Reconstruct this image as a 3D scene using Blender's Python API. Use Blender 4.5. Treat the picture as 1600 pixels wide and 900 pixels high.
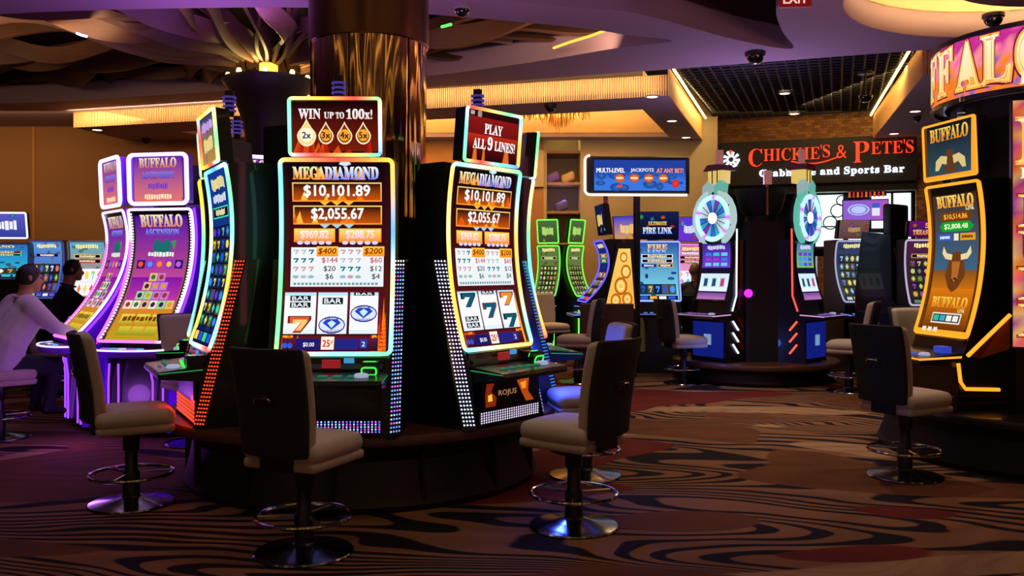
import bpy, bmesh, math, random
from mathutils import Vector, Matrix
sin, cos, pi, rad = math.sin, math.cos, math.pi, math.radians
SC = bpy.context.scene
COL = SC.collection
for o in list(bpy.data.objects):
    bpy.data.objects.remove(o)

# ---------------------------------------------------------------- camera
EYE = 1.5
F = 1400.0            # focal length in pixels of the 1600 px wide frame
cam_d = bpy.data.cameras.new('camera')
cam_d.sensor_width = 36.0
cam_d.lens = 36.0 * F / 1600.0
cam_d.shift_y = -30.0 / 1600.0
cam_d.clip_end = 200
cam = bpy.data.objects.new('camera', cam_d)
COL.objects.link(cam)
cam.location = (0, 0, EYE)
cam.rotation_euler = (pi / 2, 0, 0)
SC.camera = cam

# ---------------------------------------------------------------- world, exposure
world = bpy.data.worlds.new('world')
SC.world = world
world.use_nodes = True
bgn = world.node_tree.nodes['Background']
bgn.inputs[0].default_value = (0.30, 0.17, 0.26, 1)
bgn.inputs[1].default_value = 0.03
SC.view_settings.view_transform = 'Standard'
SC.view_settings.look = 'None'
SC.view_settings.gamma = 1
SC.view_settings.use_curve_mapping = False
SC.view_settings.exposure = 0.0


def lamp(kind, name, loc, energy, color, target=None, **kw):
    d = bpy.data.lights.new(name, kind)
    d.energy = energy
    d.color = color
    for k, v in kw.items():
        setattr(d, k, v)
    o = bpy.data.objects.new(name, d)
    COL.objects.link(o)
    o.location = loc
    if target is not None:
        o.rotation_euler = (Vector(target) - Vector(loc)).to_track_quat('-Z', 'Y').to_euler()
    return o


WARM = (1.0, 0.62, 0.30)
PURP = (0.45, 0.16, 1.0)
# room axes: the soffit edge runs along U, the hall runs back along V
U = Vector((0.94, -0.342, 0)); V = Vector((0.342, 0.94, 0))


def at(px, py, z):
    """ground plan of a point of known height z seen at pixel (px, py)"""
    D = F * (EYE - z) / (py - 420.0)
    return Vector(((px - 800.0) / F * D, D, z))


def atd(px, py, D):
    return Vector(((px - 800.0) / F * D, D, EYE - (py - 420.0) * D / F))


# large lights of the hall: wall washers, coves, purple wash over the recess, downlights
lamp('AREA', 'wall_washer', (-7.5, 15.2, 4.1), 72, (1.0, 0.62, 0.3), (-7.5, 17.0, 1.6), shape='RECTANGLE', size=11, size_y=0.3)
lamp('AREA', 'wall_washer', (0.6, 15.9, 3.6), 15, (1.0, 0.80, 0.52), (0.6, 17.0, 2.2), shape='RECTANGLE', size=5, size_y=0.3)
lamp('AREA', 'cove_wash', (-1.5, 15.25, 4.06), 420, (1.0, 0.66, 0.26), (-1.5, 15.2, 6), shape='RECTANGLE', size=8, size_y=0.6)
lamp('AREA', 'recess_wash', (-3.0, 9.75, 4.26), 40, PURP, (-3.3, 10.3, 6), shape='RECTANGLE', size=3.0, size_y=0.3)
lamp('AREA', 'recess_wash', (-6.6, 11.0, 4.26), 24, (1, .58, .30), (-6.2, 12.4, 5.2), shape='RECTANGLE', size=4, size_y=0.3)  # warm lamp added in the recess to brighten the ribbons
lamp('AREA', 'recess_wash', (0.4, 10.3, 4.26), 20, (1, .6, .34), (-0.6, 11.8, 5.0), shape='RECTANGLE', size=2, size_y=0.2)  # second unseen warm lamp, added for the ribbons at the right
# slatted fascia: unseen lamp added along the soffit edge to light the slats
lamp('AREA', 'fascia_wash', (-2.763, 13.806, 4.17), 55, (1, .70, .42), (-2.67, 14.123, 4.08), shape='RECTANGLE', size=10, size_y=0.05)
# unseen fill lamps above the stands, added to brighten and tint the ceiling
lamp('AREA', 'stand_uplight', (3.33, 12.2, 2.75), 26, (.62, .40, 1), (3.0, 11.2, 5), shape='DISK', size=.6)
lamp('AREA', 'stand_uplight', (4.57, 7.4, 3.5), 22, (1, .45, .5), (4.0, 8.4, 5), shape='DISK', size=1.2)
lamp('AREA', 'stand_uplight', (-0.55, 6.9, 2.62), 30, (.8, .42, .9), (0.4, 8.6, 5), shape='DISK', size=.3)
lamp('AREA', 'stand_uplight', (-3.03, 9.3, 2.75), 30, (.55, .2, 1), (-3.1, 8.3, 5), shape='DISK', size=.6)
for (x, y, e, c) in [(2.2, 8.2, 85, (1, .80, .62)), (3.7, 9.3, 100, (1, .80, .62)), (1.6, 10.6, 50, (1, .78, .58)),
                     (0.9, 4.3, 20, (1, .75, .56)), (3.0, 6.0, 34, (1, .78, .6)), (-3.0, 4.7, 20, (.85, .65, .8)), (-0.4, 3.9, 14, (1, .75, .6)),
                     (5.6, 12.6, 70, (1, .72, .5)), (2.3, 13.7, 70, (1, .72, .5)), (-4.6, 7.4, 20, (.7, .4, 1))]:
    lamp('SPOT', 'downlight_beam', (x, y, 4.16 if y < 11 else 3.9), e * 2.3, c, (x, y, 0), spot_size=rad(86), spot_blend=0.9, shadow_soft_size=0.09)


# ---------------------------------------------------------------- materials
def lin(c):
    r = []
    for v in c[:3]:
        v = v / 255.0
        r.append(v / 12.92 if v <= 0.04045 else ((v + 0.055) / 1.055) ** 2.4)
    return tuple(r)


MATS = {}


def mat(name, col=(128, 128, 128), rough=0.5, metal=0.0, emit=0.0, noise=0.0, nscale=40.0, coat=0.0, spec=0.5, bump=0.0, aniso=None, sampling=None):
    if name in MATS:
        return MATS[name]
    m = bpy.data.materials.new(name)
    m.use_nodes = True
    nt = m.node_tree
    b = nt.nodes['Principled BSDF']
    c = lin(col)
    b.inputs['Base Color'].default_value = (*c, 1)
    b.inputs['Roughness'].default_value = rough
    b.inputs['Metallic'].default_value = metal
    b.inputs['Specular IOR Level'].default_value = spec
    b.inputs['Coat Weight'].default_value = coat
    if emit:
        b.inputs['Base Color'].default_value = (0, 0, 0, 1)
        b.inputs['Emission Color'].default_value = (*c, 1)
        b.inputs['Emission Strength'].default_value = emit
    if noise or bump:
        tc = nt.nodes.new('ShaderNodeTexCoord')
        n = nt.nodes.new('ShaderNodeTexNoise')
        n.inputs['Scale'].default_value = nscale
        n.inputs['Detail'].default_value = 4
        mp = nt.nodes.new('ShaderNodeMapping')
        if aniso:
            mp.inputs['Scale'].default_value = aniso
        nt.links.new(tc.outputs['Object'], mp.inputs[0])
        nt.links.new(mp.outputs[0], n.inputs[0])
        if noise:
            mx = nt.nodes.new('ShaderNodeMix')
            mx.data_type = 'RGBA'
            mx.inputs[6].default_value = (*[v * (1 - noise) for v in c], 1)
            mx.inputs[7].default_value = (*[min(1, v * (1 + noise)) for v in c], 1)
            nt.links.new(n.outputs[0], mx.inputs[0])
            nt.links.new(mx.outputs[2], b.inputs['Base Color'])
        if bump:
            bp = nt.nodes.new('ShaderNodeBump')
            bp.inputs['Strength'].default_value = bump
            bp.inputs['Distance'].default_value = 0.01
            nt.links.new(n.outputs[0], bp.inputs['Height'])
            nt.links.new(bp.outputs[0], b.inputs['Normal'])
    if sampling:
        m.cycles.emission_sampling = sampling
    MATS[name] = m
    return m


def screen_mat(name, strength, sampling):
    m = bpy.data.materials.new(name)
    m.use_nodes = True
    nt = m.node_tree
    nt.nodes.clear()
    a = nt.nodes.new('ShaderNodeAttribute')
    a.attribute_name = 'Col'
    e = nt.nodes.new('ShaderNodeEmission')
    e.inputs[1].default_value = strength
    out = nt.nodes.new('ShaderNodeOutputMaterial')
    nt.links.new(a.outputs['Color'], e.inputs[0])
    nt.links.new(e.outputs[0], out.inputs[0])
    m.cycles.emission_sampling = sampling
    MATS[name] = m
    return m


M_SCR = screen_mat('lit_screen', 1.0, 'AUTO')
M_PRT = screen_mat('lit_print', 1.0, 'NONE')
M_NEON = screen_mat('lit_tube', 1.6, 'AUTO')

BLACK = mat('black_cabinet', (13, 13, 16), 0.35, coat=0.3, noise=0.2, nscale=30)
BLACKM = mat('black_matte', (10, 10, 11), 0.7, noise=0.2, nscale=20)
DGREY = mat('dark_grey_plastic', (34, 34, 38), 0.45, noise=0.15, nscale=50)
CHROME = mat('polished_chrome', (205, 205, 210), 0.13, 1.0, noise=0.04, nscale=25)
CREAM = mat('cream_upholstery', (186, 170, 150), 0.75, noise=0.12, nscale=120, bump=0.15)
CREAM2 = mat('cream_upholstery_worn', (178, 160, 142), 0.75, noise=0.2, nscale=60, bump=0.15)
BACKF = mat('charcoal_upholstery', (30, 29, 32), 0.8, noise=0.3, nscale=90, bump=0.2)
DCHROME = mat('dark_chrome', (120, 120, 126), 0.16, 1.0, noise=0.05, nscale=25)  # chrome with its dark reflections put into the colour
POLE = mat('black_powder_coat', (14, 14, 15), 0.4, noise=0.2, nscale=60)
WOODP = mat('walnut_edge', (78, 44, 24), 0.4, noise=0.35, nscale=14, aniso=(1, 1, 12))
DWOOD = mat('dark_stand_laminate', (26, 18, 14), 0.5, noise=0.35, nscale=10, aniso=(1, 1, 10))
PURPLE = mat('purple_gloss', (120, 50, 235), 0.25, coat=0.5, noise=0.05, nscale=10)
PLASTER = mat('painted_plaster', (150, 128, 138), 0.85, noise=0.05, nscale=3)
PLASTW = mat('cream_plaster', (205, 180, 140), 0.85, noise=0.05, nscale=3)
DARKCEIL = mat('dark_ceiling_paint', (30, 24, 24), 0.9, noise=0.2, nscale=2)
RIBBON = mat('bent_wood_veneer', (84, 56, 40), 0.5, noise=0.35, nscale=5, aniso=(1, 1, 8))
TANWALL = mat('tan_wall_fabric', (160, 114, 64), 0.9, noise=0.12, nscale=60, bump=0.1)
BEIGEW = mat('beige_wall_paint', (168, 150, 116), 0.85, noise=0.05, nscale=4)


# ---------------------------------------------------------------- mesh building
class MB:
    def __init__(self):
        self.v = []; self.f = []; self.c = []; self.mi = []

    def add(self, vs, fs, col=None, mi=0):
        b = len(self.v)
        self.v += [tuple(p) for p in vs]
        self.f += [tuple(i + b for i in f) for f in fs]
        self.mi += [mi] * len(fs)
        if col is None:
            col = (1, 1, 1)
        if col and isinstance(col[0], (tuple, list)):
            self.c += list(col)
        else:
            self.c += [col] * len(vs)
        return self

    def box(self, x0, y0, z0, x1, y1, z1, col=None, mi=0):
        vs = [(x, y, z) for z in (z0, z1) for y in (y0, y1) for x in (x0, x1)]
        fs = [(0, 2, 3, 1), (4, 5, 7, 6), (0, 1, 5, 4), (2, 6, 7, 3), (0, 4, 6, 2), (1, 3, 7, 5)]
        return self.add(vs, fs, col, mi)

    def prism(self, poly, axis, a, b, col=None, mi=0):
        """poly 2D extruded along axis ('x': poly is (y,z); 'y': (x,z); 'z': (x,y))"""
        n = len(poly)
        vs = []
        for t in (a, b):
            for p in poly:
                vs.append((t, p[0], p[1]) if axis == 'x' else (p[0], t, p[1]) if axis == 'y' else (p[0], p[1], t))
        fs = [tuple(range(n))[::-1], tuple(range(n, 2 * n))]
        for i in range(n):
            j = (i + 1) % n
            fs.append((i, j, n + j, n + i))
        return self.add(vs, fs, col, mi)

    def lathe(self, prof, cx=0, cy=0, n=32, col=None, mi=0, a0=0, a1=2 * pi):
        full = abs(a1 - a0) > 6.28
        k = n if full else n + 1
        vs = []
        for i in range(k):
            a = a0 + (a1 - a0) * i / n
            for r, z in prof:
                vs.append((cx + r * cos(a), cy + r * sin(a), z))
        m = len(prof)
        fs = []
        for i in range(n):
            j = (i + 1) % k
            for q in range(m - 1):
                fs.append((i * m + q, j * m + q, j * m + q + 1, i * m + q + 1))
        return self.add(vs, fs, col, mi)

    def tube(self, pts, r, n=8, closed=False, col=None, cols=None, mi=0):
        pts = [Vector(p) for p in pts]
        k = len(pts)
        rs = r if isinstance(r, (list, tuple)) else [r] * k
        vs = []; cc = []
        up = None
        for i, p in enumerate(pts):
            a = pts[(i - 1) % k] if (closed or i > 0) else p
            b = pts[(i + 1) % k] if (closed or i < k - 1) else p
            t = (b - a)
            if t.length < 1e-9:
                t = Vector((0, 0, 1))
            t.normalize()
            if up is None:
                up = Vector((0, 0, 1)) if abs(t.z) < 0.9 else Vector((1, 0, 0))
            s = t.cross(up)
            if s.length < 1e-6:
                s = t.cross(Vector((0, 1, 0)))
            s.normalize()
            w = s.cross(t).normalized()
            up = w
            for j in range(n):
                a_ = 2 * pi * j / n
                vs.append(p + (s * cos(a_) + w * sin(a_)) * rs[i])
                cc.append(cols[i] if cols else (col or (1, 1, 1)))
        fs = []
        kk = k if closed else k - 1
        for i in range(kk):
            i2 = (i + 1) % k
            for j in range(n):
                j2 = (j + 1) % n
                fs.append((i * n + j, i * n + j2, i2 * n + j2, i2 * n + j))
        if not closed:
            fs.append(tuple(range(n))[::-1])
            fs.append(tuple((k - 1) * n + j for j in range(n)))
        return self.add(vs, fs, cc, mi)

    def grid(self, fn, nu, nv, col=None, mi=0, cfn=None):
        vs = []; cc = []
        for j in range(nv + 1):
            for i in range(nu + 1):
                vs.append(fn(i / nu, j / nv))
                cc.append(cfn(i / nu, j / nv) if cfn else (col or (1, 1, 1)))
        fs = [(j * (nu + 1) + i, j * (nu + 1) + i + 1, (j + 1) * (nu + 1) + i + 1, (j + 1) * (nu + 1) + i) for j in range(nv) for i in range(nu)]
        return self.add(vs, fs, cc, mi)

    def rbox(self, w, d, h, r, seg=3, cuts=0, fn=None, col=None, mi=0):
        """rounded box centred at origin, optionally cut and deformed by fn"""
        bm = bmesh.new()
        bmesh.ops.create_cube(bm, size=1)
        for v in bm.verts:
            v.co = Vector((v.co.x * w, v.co.y * d, v.co.z * h))
        bmesh.ops.bevel(bm, geom=list(bm.edges), offset=r, segments=seg, profile=0.5, affect='EDGES')
        if cuts:
            for ax in range(3):
                ext = (w, d, h)[ax]
                if ext < 0.15:
                    continue
                for k in range(1, cuts + 1):
                    co = Vector((0, 0, 0)); no = Vector((0, 0, 0))
                    co[ax] = -ext / 2 + r + (ext - 2 * r) * k / (cuts + 1); no[ax] = 1
                    bmesh.ops.bisect_plane(bm, geom=bm.verts[:] + bm.edges[:] + bm.faces[:], plane_co=co, plane_no=no)
        bm.verts.index_update()
        vs = [(fn(v.co.copy()) if fn else v.co.copy()) for v in bm.verts]
        fs = [tuple(v.index for v in f.verts) for f in bm.faces]
        bm.free()
        return self.add(vs, fs, col, mi)

    def xf(self, M, start=0):
        for i in range(start, len(self.v)):
            self.v[i] = tuple(M @ Vector(self.v[i]))
        return self

    def build(self, name, m, parent=None, smooth=False, kind=None, label=None):
        me = bpy.data.meshes.new(name)
        me.from_pydata(self.v, [], self.f)
        for mm in (m if isinstance(m, (list, tuple)) else [m]):
            me.materials.append(mm)
        if isinstance(m, (list, tuple)):
            me.polygons.foreach_set('material_index', self.mi)
        ca = me.color_attributes.new('Col', 'FLOAT_COLOR', 'POINT')
        flat = []
        for c in self.c:
            flat += [c[0], c[1], c[2], 1.0]
        ca.data.foreach_set('color', flat)
        if smooth:
            me.polygons.foreach_set('use_smooth', [True] * len(me.polygons))
            try:
                me.set_sharp_from_angle(angle=rad(38))
            except Exception:
                pass
        me.update()
        o = bpy.data.objects.new(name, me)
        COL.objects.link(o)
        if parent is not None:
            o.parent = parent
        if kind:
            o['kind'] = kind
        if label:
            o['label'] = label
        return o


def thing(name, label, cat, loc=(0, 0, 0), rz=0.0, group=None):
    o = bpy.data.objects.new(name, None)
    o.empty_display_size = 0.1
    COL.objects.link(o)
    o.location = loc
    o.rotation_euler = (0, 0, rz)
    tag(o, label, cat, group)
    return o


def tag(o, label, cat, group=None):
    o['label'] = label
    o['category'] = cat
    if group:
        o['group'] = group
    return o


def struct(o):
    o['kind'] = 'structure'
    return o


# ---------------------------------------------------------------- lettering
_TC = {}


def serif(s):
    r = ''
    for ch in s:
        if 'A' <= ch <= 'Z':
            r += chr(0x1D400 + ord(ch) - 65)
        elif 'a' <= ch <= 'z':
            r += chr(0x1D41A + ord(ch) - 97)
        elif '0' <= ch <= '9':
            r += chr(0x1D7CE + ord(ch) - 48)
        else:
            r += ch
    return r


def text_mesh(s, bold=0.0, ext=0.0, res=2):
    key = (s, bold, ext)
    if key in _TC:
        return _TC[key]
    c = bpy.data.curves.new('t', 'FONT')
    c.body = s
    c.resolution_u = res
    c.offset = bold
    c.extrude = ext
    o = bpy.data.objects.new('t', c)
    COL.objects.link(o)
    dg = bpy.context.evaluated_depsgraph_get()
    me = bpy.data.meshes.new_from_object(o.evaluated_get(dg))
    vs = [v.co.copy() for v in me.vertices]
    fs = [tuple(p.vertices) for p in me.polygons]
    bpy.data.objects.remove(o)
    bpy.data.curves.remove(c)
    bpy.data.meshes.remove(me)
    if not vs:
        vs = [Vector((0, 0, 0)), Vector((1, 0, 0)), Vector((1, 1, 0))]; fs = [(0, 1, 2)]
    x0 = min(v.x for v in vs); x1 = max(v.x for v in vs); y0 = min(v.y for v in vs); y1 = max(v.y for v in vs)
    _TC[key] = (vs, fs, (x0, y0, x1, y1))
    return _TC[key]


STUFFY = {'flame_backdrop', 'pay_table_print', 'backdrop_print', 'reel_symbol', 'status_bar', 'swirl', 'credit_meter', 'upper_picture_print', 'belly_art', 'jackpot_panel'}


class Art:
    """flat artwork laid on a (curved) lit screen; layout in design units mapped on the surface"""
    def __init__(self, screen, surf, W, box):
        self.screen = screen; self.surf = surf; self.W = W
        self.x0, self.y0, self.x1, self.y1 = box
        self.mb = None; self.layer = 1
        a, m, b = surf(0, 0, 0), surf(0, .5, 0), surf(0, 1, 0)
        self.H = (b - a).length
        self.flat = (m - (a + b) / 2).length < .002

    def P(self, x, y, off):
        u = ((x - self.x0) / (self.x1 - self.x0) - 0.5) * self.W
        v = (self.y1 - y) / (self.y1 - self.y0)
        return self.surf(u, v, off)

    def begin(self, name, m=None, label=None):
        self.mb = MB(); self.name = name; self.m = m or M_PRT; self.label = label
        return self

    def end(self):
        o = None
        if self.mb.v:
            o = self.mb.build(self.name, self.m, self.screen, label=self.label, kind='stuff' if self.name in STUFFY else None)
        self.mb = None
        return o

    def off(self):
        return 0.0014 * self.layer

    def rect(self, x0, y0, x1, y1, c, c2=None, n=4, g=1.0):
        ca = [v * g for v in lin(c)]
        cb = [v * g for v in lin(c2)] if c2 else ca
        if not self.flat:
            n = max(n, int(abs(y1 - y0) / (self.y1 - self.y0) * self.H / .022) + 1)
        self.mb.grid(lambda s, t: self.P(x0 + (x1 - x0) * s, y1 + (y0 - y1) * t, self.off()), 1, n,
                     cfn=lambda s, t: tuple(cb[k] + (ca[k] - cb[k]) * t for k in range(3)))

    def poly(self, pts, c, g=1.0):
        col = tuple(v * g for v in lin(c))
        ys = [p[1] for p in pts]
        hh = (max(ys) - min(ys)) / (self.y1 - self.y0) * self.H
        if self.flat or hh < .05:
            self.mb.add([self.P(x, y, self.off()) for x, y in pts], [tuple(range(len(pts)))[::-1]], col)
            return
        bm = bmesh.new()
        bm.faces.new([bm.verts.new((x, y, 0)) for x, y in pts])
        k = int(hh / .025) + 1
        for i in range(1, k):
            bmesh.ops.bisect_plane(bm, geom=bm.verts[:] + bm.edges[:] + bm.faces[:], plane_co=(0, min(ys) + (max(ys) - min(ys)) * i / k, 0), plane_no=(0, 1, 0))
        bm.verts.index_update()
        self.mb.add([self.P(v.co.x, v.co.y, self.off()) for v in bm.verts], [tuple(v.index for v in f.verts)[::-1] for f in bm.faces], col)
        bm.free()

    def disc(self, cx, cy, rx, ry, c, n=14, g=1.0, c2=None):
        ca = tuple(v * g for v in lin(c)); cb = tuple(v * g for v in lin(c2)) if c2 else ca
        vs = [self.P(cx, cy, self.off())] + [self.P(cx + rx * cos(2 * pi * i / n), cy - ry * sin(2 * pi * i / n), self.off()) for i in range(n)]
        self.mb.add(vs, [(0, 1 + i, 1 + (i + 1) % n) for i in range(n)], [ca] + [cb] * n)

    def ring(self, cx, cy, rx, ry, t, c, n=18, g=1.0):
        vs = []
        for k in (1.0, 1.0 - t):
            vs += [self.P(cx + k * rx * cos(2 * pi * i / n), cy - k * ry * sin(2 * pi * i / n), self.off()) for i in range(n)]
        self.mb.add(vs, [(i, (i + 1) % n, n + (i + 1) % n, n + i) for i in range(n)], tuple(v * g for v in lin(c)))

    def frame(self, x0, y0, x1, y1, t, c, g=1.0):
        self.rect(x0, y0, x1, y0 + t, c, g=g, n=1); self.rect(x0, y1 - t, x1, y1, c, g=g, n=1)
        self.rect(x0, y0, x0 + t, y1, c, g=g); self.rect(x1 - t, y0, x1, y1, c, g=g)

    def text(self, s, cx, cy, w, h, c, c2=None, bold=0.02, ser=False, g=1.0, slant=0.0, arch=0.0):
        if s.startswith('#'):
            return self.greek(cx, cy, w, h, c)
        vs, fs, (a0, b0, a1, b1) = text_mesh(serif(s) if ser else s, bold if bold < 0 else 0)
        bb = max(0.0, bold) * .5 * h / max(.3, b1 - b0)
        ca = lin(c); cb = lin(c2) if c2 else ca
        out = []; cc = []; ff = []
        reps = [(0, 0)] if bb <= 0 else [(-1, -.6), (1, -.6), (-1, .6), (1, .6)]
        for (ox, oy) in reps:
          ff += [tuple(i + len(out) for i in f) for f in fs]
          for p in vs:
            fx = (p.x - a0) / max(1e-6, a1 - a0) - 0.5
            fy = (p.y - b0) / max(1e-6, b1 - b0) - 0.5
            k = fy + 0.5
            out.append(self.P(cx + fx * w + ox * bb + slant * fy * h, cy - fy * h + oy * bb - arch * (1 - 4 * fx * fx), self.off()))
            cc.append(tuple(g * (cb[i] + (ca[i] - cb[i]) * k) for i in range(3)))
        if self.name.endswith('lettering'):
            MB().add(out, ff, cc).build(self.name, self.m, self.screen)
        else:
            self.mb.add(out, ff, cc)

    def greek(self, cx, cy, w, h, c):
        """print too small to read: a row of word-like strokes"""
        rn = random.Random(int(cx * 7 + cy * 13))
        x = cx - w / 2
        while x < cx + w / 2 - .03 * w:
            l = w * rn.uniform(.05, .11)
            self.rect(x, cy - h * rn.uniform(.3, .5), min(x + l, cx + w / 2), cy + h * rn.uniform(.3, .5), c, n=1)
            x += l + w * .025

    def up(self, n=1):
        self.layer += n
        return self


def curve_surf(w, zb, zt, yb, ym, yt, vm=0.45):
    """screen surface: x across, profile through (yb,zb),(ym at vm),(yt,zt); returns surf(u,v,off) and prof(v)"""
    # quadratic through three values
    a = ((yt - yb) - (ym - yb) / vm) / (1 - vm)
    b = (ym - yb) / vm - a * vm

    def prof(v):
        return yb + b * v + a * v * v, zb + (zt - zb) * v

    def surf(u, v, off=0.0):
        y, z = prof(v)
        dy = b + 2 * a * v; dz = (zt - zb)
        l = math.hypot(dy, dz)
        return Vector((u, y - off * dz / l, z + off * dy / l))
    return surf, prof


RAINBOW = [(255, 70, 60), (255, 190, 60), (255, 245, 150), (120, 255, 150), (120, 250, 255), (90, 150, 255), (240, 240, 255), (255, 180, 90), (140, 255, 240)]


def rr_path(W, vmargin_u, r, H, n=6):
    """rounded rectangle path as (u, v in metres from bottom)"""
    pts = []
    x = W / 2
    for (cx, cy, a0) in [(x - r, r, -90), (x - r, H - r, 0), (-x + r, H - r, 90), (-x + r, r, 180)]:
        for i in range(n + 1):
            a = rad(a0 + 90 * i / n)
            pts.append((cx + r * cos(a), cy + r * sin(a)))
    return pts


def densify(pts, step, closed=True):
    out = []
    k = len(pts)
    for i in range(k if closed else k - 1):
        a = pts[i]; b = pts[(i + 1) % k]
        d = math.hypot(b[0] - a[0], b[1] - a[1])
        n = max(1, int(d / step))
        for j in range(n):
            out.append((a[0] + (b[0] - a[0]) * j / n, a[1] + (b[1] - a[1]) * j / n))
    if not closed:
        out.append(pts[-1])
    return out


def glow_frame(surf, W, H, r, rt, colfn, parent, name='light_frame', off=0.006, g=1.0):
    pts = densify(rr_path(W, 0, r, H), 0.04)
    n = len(pts)
    mb = MB()
    mb.tube([surf(u, v / H, off) for u, v in pts], rt, 6, True, cols=[tuple(x * g for x in lin(colfn(i / n))) for i in range(n)])
    return mb.build(name, M_NEON, parent, smooth=True)


def rain(seed, pal=RAINBOW, k=3.0):
    rnd = random.Random(seed)
    keys = [rnd.choice(pal) for _ in range(14)]

    def f(t):
        t = (t * len(keys)) % len(keys)
        i = int(t); fr = t - i
        a = keys[i]; b = keys[(i + 1) % len(keys)]
        return tuple(a[q] + (b[q] - a[q]) * fr for q in range(3))
    return f


def solid(c):
    return lambda t: c

# ================================================================ THE SETTING
def plate(name, outer, holes, z0, z1, m, parent=None):
    c = bpy.data.curves.new('p', 'CURVE')
    c.dimensions = '2D'; c.fill_mode = 'BOTH'
    for loop in [outer] + holes:
        s = c.splines.new('POLY')
        s.points.add(len(loop) - 1)
        for i, p in enumerate(loop):
            s.points[i].co = (p[0], p[1], 0, 1)
        s.use_cyclic_u = True
    c.extrude = (z1 - z0) / 2
    o = bpy.data.objects.new('p', c); COL.objects.link(o)
    dg = bpy.context.evaluated_depsgraph_get()
    me = bpy.data.meshes.new_from_object(o.evaluated_get(dg))
    bpy.data.objects.remove(o); bpy.data.curves.remove(c)
    me.name = name
    me.materials.clear(); me.materials.append(m)
    for v in me.vertices:
        v.co.z += (z0 + z1) / 2
    r = bpy.data.objects.new(name, me); COL.objects.link(r)
    if parent:
        r.parent = parent
    return r


def smooth_loop(pts, n=4):
    """Catmull-Rom through a closed loop"""
    out = []
    k = len(pts)
    for i in range(k):
        p0, p1, p2, p3 = [Vector(pts[(i + d) % k]) for d in (-1, 0, 1, 2)]
        for j in range(n):
            t = j / n
            out.append(tuple(0.5 * ((2 * p1) + (p2 - p0) * t + (2 * p0 - 5 * p1 + 4 * p2 - p3) * t * t + (3 * p1 - p0 - 3 * p2 + p3) * t ** 3)))
    return out


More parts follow.
